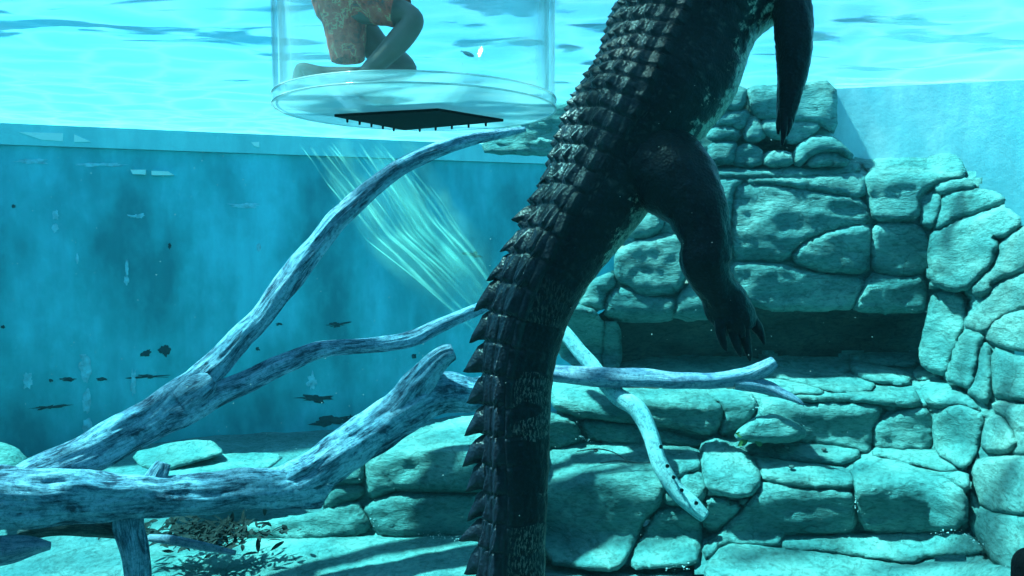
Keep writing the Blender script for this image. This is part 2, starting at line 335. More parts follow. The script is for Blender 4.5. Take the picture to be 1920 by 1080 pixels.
ST = [
 ([(1034,740),(1036,711),(1119,722),(1160,730),(1255,735),(1318,735),(1356,764),(1346,804),(1329,816),(1267,801),(1190,792),(1095,780),(1040,768)], 0),
 ([(1321,735),(1409,738),(1415,750),(1418,767),(1397,794),(1356,818),(1350,806),(1360,764)], .02),
 ([(1083,789),(1166,797),(1237,808),(1296,826),(1326,829),(1305,838),(1252,832),(1142,832),(1101,820)], .03),
 ([(1010,770),(1074,788),(1089,815),(1080,830),(1010,843)], -.02),
 ([(1010,848),(1098,832),(1142,834),(1219,834),(1309,841),(1316,876),(1281,889),(1255,903),(1239,926),(1235,950),(1211,967),(1188,1018),(1164,1066),(1130,1070),(1010,1052)], 0),
 ([(1284,891),(1314,885),(1322,908),(1319,936),(1296,951),(1249,946),(1242,929),(1259,908)], .03),
 ([(1238,953),(1299,955),(1313,982),(1313,1027),(1305,1058),(1252,1062),(1178,1066),(1192,1030),(1219,979)], .02),
 ([(1314,836),(1332,823),(1356,825),(1391,844),(1408,858),(1424,888),(1424,905),(1413,924),(1397,931),(1338,926),(1325,908),(1319,879)], -.03),
 ([(1326,932),(1379,942),(1393,954),(1344,998),(1320,991),(1316,967)], .05),
 ([(1382,939),(1408,935),(1396,950)], .04),
 ([(1431,904),(1502,919),(1597,922),(1603,938),(1602,991),(1588,1001),(1473,999),(1458,1026),(1404,1020),(1360,1017),(1325,1052),(1317,1030),(1347,1003),(1400,951),(1425,918)], 0),
 ([(1406,852),(1458,864),(1529,873),(1591,880),(1599,899),(1602,917),(1526,915),(1479,910),(1431,898),(1426,884)], 0),
 ([(1350,824),(1399,831),(1526,832),(1585,840),(1616,849),(1593,868),(1526,866),(1458,857),(1410,847),(1347,836)], 0),
 ([(1599,873),(1627,855),(1698,871),(1772,898),(1811,926),(1813,988),(1727,998),(1627,998),(1609,964),(1606,926)], -.03),
 ([(1633,849),(1644,840),(1757,845),(1775,856),(1801,876),(1778,882),(1710,867),(1656,858)], -.02),
 ([(1703,873),(1751,887),(1814,882),(1816,924),(1775,898)], .01),
 ([(1511,754),(1573,751),(1633,758),(1656,763),(1638,797),(1633,843),(1621,846),(1567,836),(1500,829),(1418,818),(1400,800),(1424,770),(1430,745)], .03),
 ([(1640,798),(1674,778),(1716,766),(1739,769),(1747,797),(1747,841),(1686,844),(1637,838)], .0),
 ([(1751,793),(1775,766),(1804,761),(1847,781),(1833,841),(1813,874),(1798,874),(1754,846)], -.08),
 ([(1480,742),(1579,741),(1633,737),(1713,729),(1726,756),(1710,762),(1650,756),(1576,749),(1500,752)], -.02),
 ([(1728,732),(1734,715),(1766,715),(1799,727),(1845,776),(1804,758),(1745,764)], -.04),
 ([(1440,670),(1588,673),(1591,699),(1526,692),(1505,686),(1440,684)], 0),
 ([(1440,688),(1502,690),(1526,697),(1594,703),(1642,720),(1631,732),(1585,737),(1508,719),(1440,703)], 0),
 ([(1430,706),(1502,722),(1554,738),(1514,740),(1430,735)], 0),
 ([(1595,664),(1719,663),(1730,678),(1710,686),(1644,680),(1596,673)], 0),
 ([(1595,677),(1641,684),(1706,702),(1706,720),(1644,716),(1598,699)], 0),
 ([(1715,693),(1739,687),(1772,707),(1739,711),(1716,708)], 0),
 ([(1140,690),(1240,668),(1440,672),(1436,700),(1300,718),(1160,715)], .12),
 ([(1460,1021),(1473,1004),(1585,1004),(1686,1001),(1804,994),(1838,1024),(1842,1036),(1745,1040),(1704,1057),(1656,1050),(1538,1032),(1484,1032)], 0),
 ([(1358,1024),(1407,1023),(1458,1031),(1538,1039),(1656,1056),(1704,1064),(1745,1056),(1858,1059),(1930,1080),(1930,1115),(1330,1115),(1322,1062)], -.05),
]
for p, o in ST: stone(p, prof_main, RW, amp=.055 if max(q[1] for q in p) < 745 else .085, wd=18, off=o, key='rw', thick=.45)
core('rw', 1020, 1950, 285, 1115, RW, back=.05, mat=ROCK)
# the dark hollow under the overhang, its shade put into a darker rock colour
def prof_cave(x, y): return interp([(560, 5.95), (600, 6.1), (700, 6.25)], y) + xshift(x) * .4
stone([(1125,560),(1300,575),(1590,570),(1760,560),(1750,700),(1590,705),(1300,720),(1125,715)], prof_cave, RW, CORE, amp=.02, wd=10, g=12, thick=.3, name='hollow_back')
stone([(1040,560),(1128,588),(1131,660),(1124,690),(1060,680),(1030,620)], prof_main, RW, ROCK, amp=.06, wd=20, thick=.5, off=-.12)
stone([(1130,606),(1160,604),(1165,690),(1130,690)], prof_main, RW, ROCK, amp=.06, wd=16, thick=.5, off=-.1)

FR = thing('far_rock_face', P(1450, 320, 7.6), 'pale hazy stone face in the far corner behind the crocodile', 'rock wall')
FS = [
 [(900,282),(930,235),(975,205),(1050,193),(1130,190),(1130,300),(1040,290),(950,288)],[(922,262),(1008,258),(1040,266),(1040,278),(930,276)],[(985,236),(1024,234),(1030,252),(990,258),(960,256)],[(1030,252),(1038,234),(1065,231),(1076,213),(1052,203),(1010,220),(1000,232)],[(1044,258),(1080,240),(1100,200),(1120,200),(1110,290),(1046,280)],[(960,232),(1000,206),(1040,196),(1045,204),(1005,222),(990,234)],
 [(1335,240),(1365,236),(1390,250),(1380,262),(1325,262)],[(1393,262),(1407,218),(1419,222),(1437,255),(1419,265)],[(1340,212),(1398,206),(1404,218),(1390,246),(1365,234),(1340,236)],[(1330,268),(1376,266),(1381,279),(1372,306),(1330,308)],[(1374,307),(1381,280),(1401,270),(1425,279),(1431,306),(1404,312)],[(1433,286),(1481,284),(1488,308),(1434,313)],
 [(1499,273),(1526,255),(1567,258),(1606,302),(1567,284),(1544,281),(1514,296),(1493,313),(1488,290)],[(1508,313),(1526,291),(1556,284),(1603,307)],[(1478,231),(1514,228),(1538,234),(1520,253),(1493,267),(1475,267)],[(1424,226),(1470,222),(1474,262),(1442,258)],[(1400,160),(1480,165),(1476,222),(1424,222),(1408,205)],[(1484,160),(1566,150),(1568,252),(1540,232),(1515,225),(1482,226)],[(1300,160),(1396,160),(1400,204),(1300,214)],
]
for p in FS: stone(p, prof_far, FR, amp=.08, wd=12, g=9, key='fr', thick=.4)
bv, bf, bn, bm_ = [], [], 70, 60
for j in range(bm_ + 1):
    for i in range(bn + 1):
        t = i / bn; x, y, z = lerp(.42, 2.56, t), lerp(7.25, 6.2, t), lerp(2.3, 3.57, j / bm_)
        k = .08 * noise.fractal(Vector((x * 1.3, 4, z * 1.8)), 1, 2, 5) + .05 * noise.ridged_multi_fractal(Vector((x * .9, 8, z * 1.1)), 1, 2, 3, 1, 2)
        bv.append((x - k * .3, y - k, z))
for j in range(bm_):
    for i in range(bn): a = j * (bn + 1) + i; bf.append((a, a + 1, a + bn + 2, a + bn + 1))
mesh('core', bv, bf, ROCK, FR)

LR = thing('rock_ledge', P(760, 1050, 4.9), 'low teal rock ledge beneath the driftwood left of the crocodile tail', 'rock ledge')
for p, a in [
 ([(696,846),(725,832),(796,802),(867,784),(935,776),(1010,790),(1010,850),(1005,915),(897,921),(811,922),(737,918),(703,934),(690,928),(684,879)], .12),
 ([(683,950),(701,940),(743,924),(808,926),(900,931),(1005,925),(1010,995),(900,998),(796,1004),(719,1005),(706,994),(695,973)], .11),
 ([(615,926),(622,911),(666,908),(687,920),(668,934),(610,953)], .06),
 ([(560,900),(600,860),(680,850),(684,900),(666,906),(624,909)], .06),
 ([(440,990),(500,979),(589,964),(670,940),(682,961),(693,985),(682,1000),(618,1006),(544,1008),(450,1003)], .06),
 ([(440,1012),(544,1012),(618,1010),(719,1008),(796,1008),(1010,1002),(1020,1110),(400,1110)], .06),
 ([(260,1040),(380,1036),(440,1018),(420,1110),(250,1110)], .05)]: stone(p, prof_left, LR, amp=a, wd=30, g=9, key='lr', thick=.45)
core('lr', 240, 1020, 780, 1110, LR, back=.05, mat=ROCK)
def flat(Y0, y0, Y1, y1): return lambda x, y: interp([(y0, Y0), (y1, Y1)], y)
tag(stone([(249,852),(296,840),(364,827),(400,831),(415,846),(412,852),(326,876),(296,881),(261,872)], flat(6.1, 827, 5.6, 880), None, amp=.06, wd=14, thick=.5, name='flat_rock'), 'flat tilted rock slab seen under the forked driftwood branch', 'rock')
tag(stone([(310,885),(385,863),(415,853),(521,852),(529,860),(474,889),(370,903),(316,900)], flat(6.2, 850, 5.3, 900), None, amp=.05, wd=14, thick=.5, name='flat_rock'), 'low pale flat rock on the floor right of the tilted slab', 'rock')
tag(stone([(-40,826),(0,832),(27,840),(53,864),(40,900),(-40,920)], flat(6.0, 826, 5.8, 900), None, amp=.1, wd=24, thick=.5, name='boulder'), 'rounded boulder cut off by the left picture edge', 'rock')
tag(stone([(1378,814),(1413,786),(1449,779),(1487,790),(1514,813),(1490,826),(1443,829),(1385,824)], lambda x, y: 5.05 - (y - 778) * .002, None, amp=.13, wd=26, thick=.2, name='boulder'), 'smooth oval boulder beside the small green sprig', 'rock')

# ------------------------------------------------------------------ sweeping along a curve
def catmull(ctrl, n):                                # rows of numbers -> n smooth rows, evenly spaced by length of the first three
    A = np.array(ctrl, float); A = np.vstack([2 * A[0] - A[1], A, 2 * A[-1] - A[-2]]); out = []
    for i in range(1, len(A) - 2):
        p0, p1, p2, p3 = A[i - 1], A[i], A[i + 1], A[i + 2]
        for t in np.linspace(0, 1, 40, endpoint=False):
            out.append(.5 * ((2 * p1) + (p2 - p0) * t + (2 * p0 - 5 * p1 + 4 * p2 - p3) * t * t + (3 * p1 - p0 - 3 * p2 + p3) * t ** 3))
    out.append(A[-2]); out = np.array(out)
    L = np.concatenate([[0], np.cumsum(np.linalg.norm(np.diff(out[:, :3], axis=0), axis=1))]); u = np.linspace(0, L[-1], n)
    return np.stack([np.interp(u, L, out[:, k]) for k in range(out.shape[1])], 1), u
def wood_tube(name, pts, mat, parent, seg=36, amp=.14, ends=(False, True), step=.016, flat=1.0):
    ctrl = [(*P(x, y, Y), h * px(Y) * (.78 if mat is PALEW else .87)) for x, y, Y, h in pts]
    n = 40; _, u = catmull(ctrl, 40); n = max(16, int(u[-1] / step)); R, u = catmull(ctrl, n)
    T = np.gradient(R[:, :3], axis=0); T /= np.linalg.norm(T, axis=1)[:, None]
    V, F_, uv = [], [], []; ph = random.random() * 40; side = Vector((0, 1, .2))
    for i in range(n):
        t = Vector(T[i]); a = (side - t * side.dot(t)).normalized(); b_ = t.cross(a); side = a; c = Vector(R[i, :3]); r0 = R[i, 3]; c = c + (a * noise.noise(Vector((u[i] * 5, ph, 2))) + b_ * noise.noise(Vector((u[i] * 5, ph, 9)))) * r0 * .14
        for k in range(seg + 1):
            th = 2 * math.pi * (k % seg) / seg; ca, sa = math.cos(th), math.sin(th)
            q = Vector((ca * 1.3 + ph, sa * 1.3, u[i] * 2.2))
            dsp = amp * .28 * noise.ridged_multi_fractal(Vector((ca * 7, sa * 7 + ph, u[i] * 2.6)), 1, 2, 2, 1, 2) - amp * .2 + amp * (noise.fractal(q, 1, 2, 3)) + amp * .55 * noise.fractal(Vector((ca * 5, sa * 5 + ph, u[i] * 3.0)), 1, 2, 3) - amp * .5 * max(0, noise.noise(Vector((ca * 2.2, sa * 2.2 + ph, u[i] * 5)))) 
            r = r0 * (1 + dsp)
            V.append(c + a * ca * r + b_ * sa * r * flat); uv.append((u[i], k / seg))
    for i in range(n - 1):
        for k in range(seg): a = i * (seg + 1) + k; F_.append((a, a + 1, a + seg + 2, a + seg + 1))
    for e, i in ((0, 0), (1, n - 1)):                # broken, slightly hollow ends
        b0 = i * (seg + 1); c = Vector(R[i, :3]); ci = len(V); d = Vector(T[i]) * (R[i, 3] * (.35 if e else -.35)); V.append(c + d * .2); uv.append((u[i], .5))
        for k in range(seg): F_.append((b0 + k, b0 + k + 1, ci) if e else (b0 + k + 1, b0 + k, ci))
    return mesh(name, V, F_, mat, parent, uv=uv)
def wood_mat(name, dark, mid, pale, lo=.36, hi=.57):
    m, n, l, b = nt(name); uv = n.new('ShaderNodeUVMap').outputs[0]; g = n.new('ShaderNodeNewGeometry').outputs['Position']
    a = tex(n, l, 'ShaderNodeTexNoise', uv, (2.2, 3.2, 1), Scale=1.7, Detail=7, Roughness=.7, Distortion=.6)
    f = tex(n, l, 'ShaderNodeTexNoise', uv, (7, 34, 1), Scale=1.5, Detail=7, Roughness=.75)
    w_ = tex(n, l, 'ShaderNodeTexNoise', g, Scale=34, Detail=5, Roughness=.8)
    mixv = math_(n, l, 'ADD', math_(n, l, 'MULTIPLY', a.outputs[0], .55), math_(n, l, 'MULTIPLY', f.outputs[0], .45))
    k = ramp(n, l, mixv, [(lo + .06, dark), ((lo + hi) / 2 + .03, mid), (hi, pale)])
    k = mixc(n, l, .75, k, ramp(n, l, w_.outputs[0], [(.38, (.3, .36, .45)), (.52, (1, 1, 1))]), 'MULTIPLY')
    l.new(k, b.inputs['Base Color']); b.inputs['Roughness'].default_value = .8; b.inputs['Specular IOR Level'].default_value = .2
    bump(n, l, b, w_.outputs[0], .5, .02, bump(n, l, b, f.outputs[0], .8, .03, bump(n, l, b, a.outputs[0], .5, .04)))
    return m
WOOD = wood_mat('driftwood', (.02, .05, .10), (.22, .40, .55), (.46, .70, .88))
WOOD2 = wood_mat('driftwood_grey', (.14, .22, .34), (.32, .44, .60), (.50, .62, .76))
PALEW = wood_mat('bleached_wood', (.10, .32, .36), (.36, .72, .78), (.50, .86, .90), .30, .52)
BARK = wood_mat('wet_bark', (.02, .03, .035), (.05, .07, .08), (.16, .20, .20))

DT = thing('driftwood_tree', P(258, 1090, 3.9), 'large bleached driftwood trunk with two long rising branches at left', 'driftwood')
wood_tube('trunk', [(-140,955,3.6,88),(0,938,3.72,70),(150,934,3.9,56),(300,930,4.1,44),(400,922,4.2,43),(500,915,4.32,44),(570,905,4.4,48),(610,908,4.45,40),(622,912,4.46,26)], WOOD, DT, 56, .16)
wood_tube('limb', [(540,908,4.36,40),(600,876,4.42,46),(680,822,4.55,48),(750,776,4.65,48),(820,740,4.75,44),(890,738,4.85,36),(960,722,4.95,28),(1010,712,5.05,20)], WOOD, DT, 56, .15)
wood_tube('broken_stub', [(740,775,4.63,36),(780,725,4.66,34),(808,690,4.66,27),(832,668,4.66,23),(850,660,4.66,18)], WOOD, DT, 56, .2)
wood_tube('branch', [(20,920,3.80,42),(90,885,3.95,42),(170,850,4.10,42),(260,800,4.3,42),(340,742,4.5,36),(410,677,4.65,28),(480,605,4.8,24),(540,525,4.9,25),(590,463,5.0,24),(640,405,5.05,22),(700,350,5.1,20),(770,303,5.15,17),(850,270,5.2,14),(930,252,5.3,10),(985,242,5.35,5)], WOOD, DT, 56, .16)
wood_tube('branch', [(250,815,4.28,34),(320,778,4.42,34),(380,752,4.52,29),(440,725,4.65,24),(520,687,4.8,22),(600,656,4.95,19),(680,648,5.05,17),(760,640,5.15,17),(820,612,5.2,15),(900,578,5.3,13),(960,552,5.4,10)], WOOD, DT, 56, .15)
wood_tube('crotch_burl', [(340,752,4.45,30),(375,728,4.49,30),(398,712,4.53,16)], WOOD, DT, 24, .3)
wood_tube('prop_root', [(232,925,4.06,30),(242,985,4.02,30),(254,1040,3.98,27),(258,1110,3.94,24)], WOOD, DT, 28, .24)
wood_tube('broken_stub', [(285,915,4.1,26),(300,885,4.14,22),(308,868,4.16,16)], WOOD, DT, 24, .25)

DL = thing('driftwood_log', P(1250, 735, 5.2), 'horizontal blue grey driftwood log with forked right end on the rocks', 'driftwood')
wood_tube('log', [(985,690,5.32,16),(1050,701,5.25,19),(1150,707,5.2,21),(1250,712,5.15,19),(1330,714,5.1,17),(1390,708,5.05,18),(1430,692,5.0,17),(1452,678,5.0,12)], WOOD2, DL, 28, .12)
wood_tube('fork', [(1380,716,5.06,15),(1430,724,5.0,16),(1465,738,4.94,11),(1492,750,4.9,7),(1508,760,4.88,2)], WOOD2, DL, 20, .2)
PB = wood_tube('pale_branch', [(1030,590,5.62,12),(1062,628,5.5,17),(1100,674,5.4,18),(1135,716,5.3,20),(1162,745,5.2,22),(1198,770,5.05,23),(1220,815,4.95,20),(1240,875,4.85,20),(1268,918,4.8,20),(1298,948,4.75,20),(1322,970,4.72,15)], PALEW, None, 26, .10)
tag(PB, 'bright cyan white bare branch leaning down across the rocks under the log', 'branch')
for x, y, Y in ((1250,872,4.80),(1262,893,4.78),(1277,917,4.75),(1304,941,4.70),(1238,836,4.85)):
    c = P(x, y, Y - .03); r = px(Y) * 4; mesh('borehole', [c + Vector((r * math.cos(a * .7854), -.02 - r * .2, r * math.sin(a * .7854))) for a in range(8)] + [c + Vector((0, .02, 0))], [(a, (a + 1) % 8, 8) for a in range(8)], BARK, PB)

# ------------------------------------------------------------------ crocodile
def croc_mat():
    m, n, l, b = nt('crocodile_skin'); uv = n.new('ShaderNodeUVMap').outputs[0]; g = n.new('ShaderNodeNewGeometry').outputs['Position']
    sp = n.new('ShaderNodeSeparateXYZ'); l.new(uv, sp.inputs[0]); row, th = sp.outputs[0], sp.outputs[1]
    big = tex(n, l, 'ShaderNodeTexNoise', g, Scale=13, Detail=5, Roughness=.7)
    fine = tex(n, l, 'ShaderNodeTexNoise', g, Scale=70, Detail=4, Roughness=.7)
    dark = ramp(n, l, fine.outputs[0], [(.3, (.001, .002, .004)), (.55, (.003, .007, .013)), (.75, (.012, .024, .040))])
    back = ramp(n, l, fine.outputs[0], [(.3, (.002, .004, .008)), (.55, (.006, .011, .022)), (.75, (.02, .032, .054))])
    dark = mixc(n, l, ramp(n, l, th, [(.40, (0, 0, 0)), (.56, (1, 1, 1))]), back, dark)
    # blocky pale flecking in rows down the flank and tail
    bl = tex(n, l, 'ShaderNodeTexVoronoi', uv, (1.0, 3.0, 1), Scale=1.0)
    fl = tex(n, l, 'ShaderNodeTexNoise', uv, (3, 90, 1), Scale=1.6, Detail=4, Roughness=.7)
    msk = math_(n, l, 'MULTIPLY', ramp(n, l, fl.outputs[0], [(.50, (0, 0, 0)), (.58, (1, 1, 1))]), ramp(n, l, math_(n, l, 'ADD', bl.outputs['Color'], 0), [(.44, (0, 0, 0)), (.5, (1, 1, 1))]))
    tl = n.new('ShaderNodeMapRange'); l.new(row, tl.inputs[0]); tl.inputs[1].default_value = PHI_TAIL; tl.inputs[2].default_value = PHI_TAIL + 6
    lim = math_(n, l, 'MULTIPLY', math_(n, l, 'MULTIPLY', msk, tl.outputs[0]), ramp(n, l, th, [(.48, (0, 0, 0)), (.54, (.8, .8, .8))]))
    k = mixc(n, l, lim, dark, (.17, .20, .18))
    gr = tex(n, l, 'ShaderNodeTexVoronoi', uv, (2.2, 30, 1), Scale=1.0, feature='DISTANCE_TO_EDGE')
    sk = math_(n, l, 'MULTIPLY', ramp(n, l, gr.outputs['Distance'], [(.10, (0, 0, 0)), (.3, (.5, .5, .5))]), ramp(n, l, big.outputs[0], [(.48, (0, 0, 0)), (.66, (1, 1, 1))]))
    k = mixc(n, l, math_(n, l, 'MULTIPLY', sk, ramp(n, l, th, [(.56, (0, 0, 0)), (.62, (1, 1, 1))])), k, (.085, .12, .115))
    bel = ramp(n, l, math_(n, l, 'ADD', th, math_(n, l, 'MULTIPLY', math_(n, l, 'SUBTRACT', big.outputs[0], .5), .42)), [(.765, (0, 0, 0)), (.80, (1, 1, 1))])
    sc_ = tex(n, l, 'ShaderNodeTexVoronoi', uv, (3.2, 26, 1), Scale=1.0, feature='DISTANCE_TO_EDGE')
    pale = mixc(n, l, 1, ramp(n, l, big.outputs[0], [(.35, (.16, .22, .18)), (.65, (.42, .50, .40))]), ramp(n, l, sc_.outputs['Distance'], [(.0, (.4, .4, .4)), (.12, (1, 1, 1))]), 'MULTIPLY')
    k = mixc(n, l, bel, k, pale)
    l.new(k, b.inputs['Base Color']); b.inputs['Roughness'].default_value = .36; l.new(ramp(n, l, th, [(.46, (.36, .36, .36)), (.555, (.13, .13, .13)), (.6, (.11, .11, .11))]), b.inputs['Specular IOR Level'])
    vs_ = tex(n, l, 'ShaderNodeTexVoronoi', g, Scale=95)
    bump(n, l, b, fine.outputs[0], .45, .004, bump(n, l, b, vs_.outputs['Distance'], .35, .005))
    return m
SP = [(1075,1640,2.62,6),(1050,1500,2.64,22),(1010,1340,2.68,40),(978,1200,2.72,56),(964,1080,2.75,62),(970,950,2.78,58),(967,800,2.82,61),(971,700,2.85,64),(988,620,2.88,70),(1010,556,2.9,75),(1040,490,2.93,81),(1072,430,2.96,88),(1105,375,2.99,96),(1140,320,3.02,106),(1180,255,3.05,115),(1222,180,3.08,123),(1266,95,3.11,128),(1318,5,3.14,126),(1380,-70,3.16,124),(1450,-118,3.18,118),(1530,-165,3.22,92),(1620,-195,3.28,74),(1720,-210,3.35,52),(1810,-215,3.42,36),(1850,-215,3.45,10)]
NS, NT = 860, 190
ctrl = [(*P(x, y, Y), h * px(Y), x, y) for x, y, Y, h in SP]
R, U = catmull(ctrl, NS); CP = R[:, :3]; HW = R[:, 3]; PY = R[:, 5]
T = np.gradient(CP, axis=0); T /= np.linalg.norm(T, axis=1)[:, None]       # towards the head
VW = CP - np.array([0, 0, CZ]); VW /= np.linalg.norm(VW, axis=1)[:, None]
CM = -VW; CM -= (CM * T).sum(1)[:, None] * T; CM /= np.linalg.norm(CM, axis=1)[:, None]   # towards the viewer
LF = np.cross(CM, T); LF /= np.linalg.norm(LF, axis=1)[:, None]
LF *= np.sign(-(LF[:, 0]))[:, None]
al = np.radians(np.interp(PY, [-200, 100, 400, 700, 1100], [62, 57, 62, 72, 76]))
DO = np.cos(al)[:, None] * CM + np.sin(al)[:, None] * LF; LA = np.sin(al)[:, None] * CM - np.cos(al)[:, None] * LF
spacing = np.interp(PY, [-200, 0, 200, 400, 520, 1100, 1600], [24, 26, 31, 42, 51, 54, 26]) * np.interp(PY, [0, 1080], [3.1, 2.75]) / F
dS = np.gradient(U); PHI = np.cumsum(dS / spacing); PHI = PHI[-1] - PHI     # rows counted from the head, growing towards the tail
colw = np.interp(PY, [-100, 100, 350, 500, 1100], [13, 13.5, 17, 24, 30])   # degrees in one scute
ncol = np.interp(PY, [-100, 100, 350, 500, 1100], [4.0, 4.0, 3.2, 2.4, 2.0])
tt = np.linspace(-1, 1, NT, endpoint=False); TH = np.pi * (tt * .62 + .38 * tt ** 3)      # finer over the back
CT, SN = np.cos(TH), np.sin(TH)
tailk = np.interp(PY, [330, 620], [0, 1])                                     # 0 trunk, 1 tail
V = np.zeros((NS, NT, 3)); UVc = np.zeros((NS, NT, 2)); SURF = np.zeros((NS, NT))
thd = np.degrees(TH)
for i in range(NS):
    k = tailk[i]; e_d = lerp(.94, 1.0, k); e_l = lerp(1.03, .93, k)           # trunk a little flat, tail pressed from the sides
    ex = lerp(2.2, 2.35, k); rr = 1 / ((np.abs(CT) / e_d) ** ex + (np.abs(SN) / e_l) ** ex) ** (1 / ex)
    r = HW[i] * rr
    c = thd / colw[i]; ci = np.floor(c); u = c - ci - .5; odd = (np.floor(ci) % 2)
    pv_ = PHI[i] + .05 * np.sin(ci * 2.3) + .03 * np.sin(ci * 5.1 + PHI[i] * .9); v = pv_ % 1.0; rowi = np.floor(pv_)
    hs = np.sin(rowi * 12.9898 + ci * 78.233) * 43758.5453; hs = hs - np.floor(hs)
    msk = np.clip((ncol[i] + .25 - np.abs(c)) / .35, 0, 1)
    edge = np.clip((.5 - np.abs(u)) / .10, 0, 1) * np.clip(np.minimum(v, 1 - v) / .09, 0, 1)
    plate = .008 * np.sqrt(np.clip(edge, 0, 1))
    kh = lerp(.024, .021, k) * (.55 + .8 * hs) * np.interp(np.abs(c), [0, 1.5, 3.5], [.85, 1, .8])
    keel = kh * np.exp(-(u / .13) ** 2) * (v ** 1.1) * np.minimum(1, (1 - v) / .10) + .006 * (1 - (2 * u) ** 2) * v
    groove = -.006 * (1 - np.clip(np.minimum(v, 1 - v) / .07, 0, 1))
    lump = np.array([.004 * noise.noise(Vector((PHI[i] * 2.2, t_ * .12, 1.5))) for t_ in thd])
    body_k = lerp(.35, 1, k) * np.interp(np.abs(thd), [0, 110, 130], [1, 1, .3])
    r = r + msk * (plate + keel) + groove * np.maximum(msk, body_k) + lump + .012 * HW[i] / .2 * np.sin(PHI[i] * .7 + thd * .02)
    V[i] = CP[i] + r[:, None] * (CT[:, None] * DO[i] + SN[:, None] * LA[i]); SURF[i] = r
    UVc[i, :, 0] = PHI[i]; UVc[i, :, 1] = np.abs(thd) / 180 * 1.0
# the flank marking runs from 0 on the back to 1 on the belly
UVc[:, :, 1] = np.interp(UVc[:, :, 1], [0, .36, .62, .70, 1], [0, .66, .76, .83, 1])
UVc[:, :, 1] *= np.interp(PY, [380, 640], [1, .77])[:, None]
verts = V.reshape(-1, 3); faces = []
for i in range(NS - 1):
    for k in range(NT):
        a = i * NT + k; b_ = i * NT + (k + 1) % NT; faces.append((a, a + NT, b_ + NT, b_))
verts = [Vector(v) for v in verts]; uvs = list(UVc.reshape(-1, 2))
def limb(pts, seg=26, toes=(), th0=.555, sq=1.0):
    """a leg swept into the same skin, ending in clawed toes"""
    ctrl = [(*P(x, y, Y), h * px(Y)) for x, y, Y, h in pts]; _, u = catmull(ctrl, 30); n = max(14, int(u[-1] / .008)); R_, u = catmull(ctrl, n)
    T_ = np.gradient(R_[:, :3], axis=0); T_ /= np.linalg.norm(T_, axis=1)[:, None]; base = len(verts); ph = random.random() * 30
    for i in range(n):
        t = Vector(T_[i]); c = Vector(R_[i, :3]); vw = (c - Vector((0, 0, CZ))).normalized(); b_ = t.cross(vw).normalized(); a = b_.cross(t)
        for k in range(seg):
            th = 2 * math.pi * k / seg; ca, sa = math.cos(th), math.sin(th)
            r = R_[i, 3] * (1 + .09 * noise.fractal(Vector((ca * 2 + ph, sa * 2, u[i] * 9)), 1, 2, 3)) + .006 * R_[i, 3] / (R_[i, 3] + .02) * abs(noise.noise(Vector((ca * 9, sa * 9 + ph, u[i] * 48))))
            verts.append(c + b_ * ca * r + a * sa * r * sq); uvs.append((u[i] * 10, th0))
    for i in range(n - 1):
        for k in range(seg): q = base + i * seg; faces.append((q + k, q + (k + 1) % seg, q + seg + (k + 1) % seg, q + seg + k))
    faces.append(tuple(base + k for k in range(seg))[::-1]); faces.append(tuple(base + (n - 1) * seg + k for k in range(seg)))
limb([(1190,285,3.02,88),(1232,308,2.94,84),(1268,340,2.86,74),(1300,384,2.80,60),(1321,436,2.76,48),(1324,462,2.75,46),(1322,490,2.75,47),(1330,516,2.76,40),(1345,542,2.78,36),(1362,570,2.80,42),(1378,598,2.80,40),(1386,618,2.80,30)], 44)
CL = []                                               # claw tips
for a in ([(1352,580,2.79,16),(1352,606,2.76,12),(1352,628,2.75,9),(1358,648,2.74,6),(1363,658,2.74,2)], [(1370,595,2.79,16),(1376,625,2.76,11),(1381,645,2.75,8),(1386,660,2.74,5),(1389,669,2.74,1.5)], [(1386,600,2.79,16),(1396,632,2.77,11),(1401,652,2.76,8),(1405,668,2.75,5),(1406,677,2.75,1.5)], [(1394,585,2.80,16),(1412,604,2.79,12),(1423,620,2.78,9),(1430,636,2.77,5),(1433,646,2.77,1.5)]): limb(a, 12)
limb([(1370,560,2.80,10),(1384,600,2.75,12),(1392,632,2.75,6)], 12)          # web between the toes
for k in range(9):                                    # ragged fringe of scales down the outer edge of the shank
    x, y = lerp(1371, 1414, (k / 8) ** .8), lerp(532, 600, k / 8); limb([(x - 12, y - 4, 2.79, 9), (x - 2, y + 2, 2.79, 6), (x + 5 + 3 * (k % 2), y + 10, 2.785, 1.5)], 8)
limb([(1430,-60,3.06,46),(1466,-30,3.0,40),(1484,20,2.96,35),(1489,70,2.95,33),(1488,120,2.95,28),(1482,165,2.95,23),(1476,205,2.95,18),(1471,232,2.95,13)], 30)
for a in ([(1476,205,2.94,9),(1478,235,2.93,7),(1474,255,2.93,2.5)], [(1470,205,2.94,9),(1470,245,2.92,6),(1466,273,2.92,2)], [(1468,200,2.95,8),(1461,230,2.94,6),(1459,252,2.94,2)], [(1480,195,2.95,8),(1484,222,2.94,6),(1481,242,2.94,2)]): limb(a, 12)
limb([(1180,300,3.30,60),(1120,380,3.28,46),(1080,450,3.22,36),(1040,530,3.14,26),(1015,600,3.08,18),(1005,640,3.05,8)], 20)   # far hind leg folded back along the tail
limb([(1390,-40,3.40,44),(1320,40,3.42,34),(1280,120,3.40,24),(1260,180,3.37,10)], 20)
PHI_TAIL = float(PHI[int(np.argmin(np.abs(PY - 470)))]); SKIN = croc_mat()
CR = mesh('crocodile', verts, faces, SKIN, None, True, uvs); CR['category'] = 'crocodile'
CR['label'] = 'huge black crocodile hanging upright in the water, its scaled back turned to the viewer'
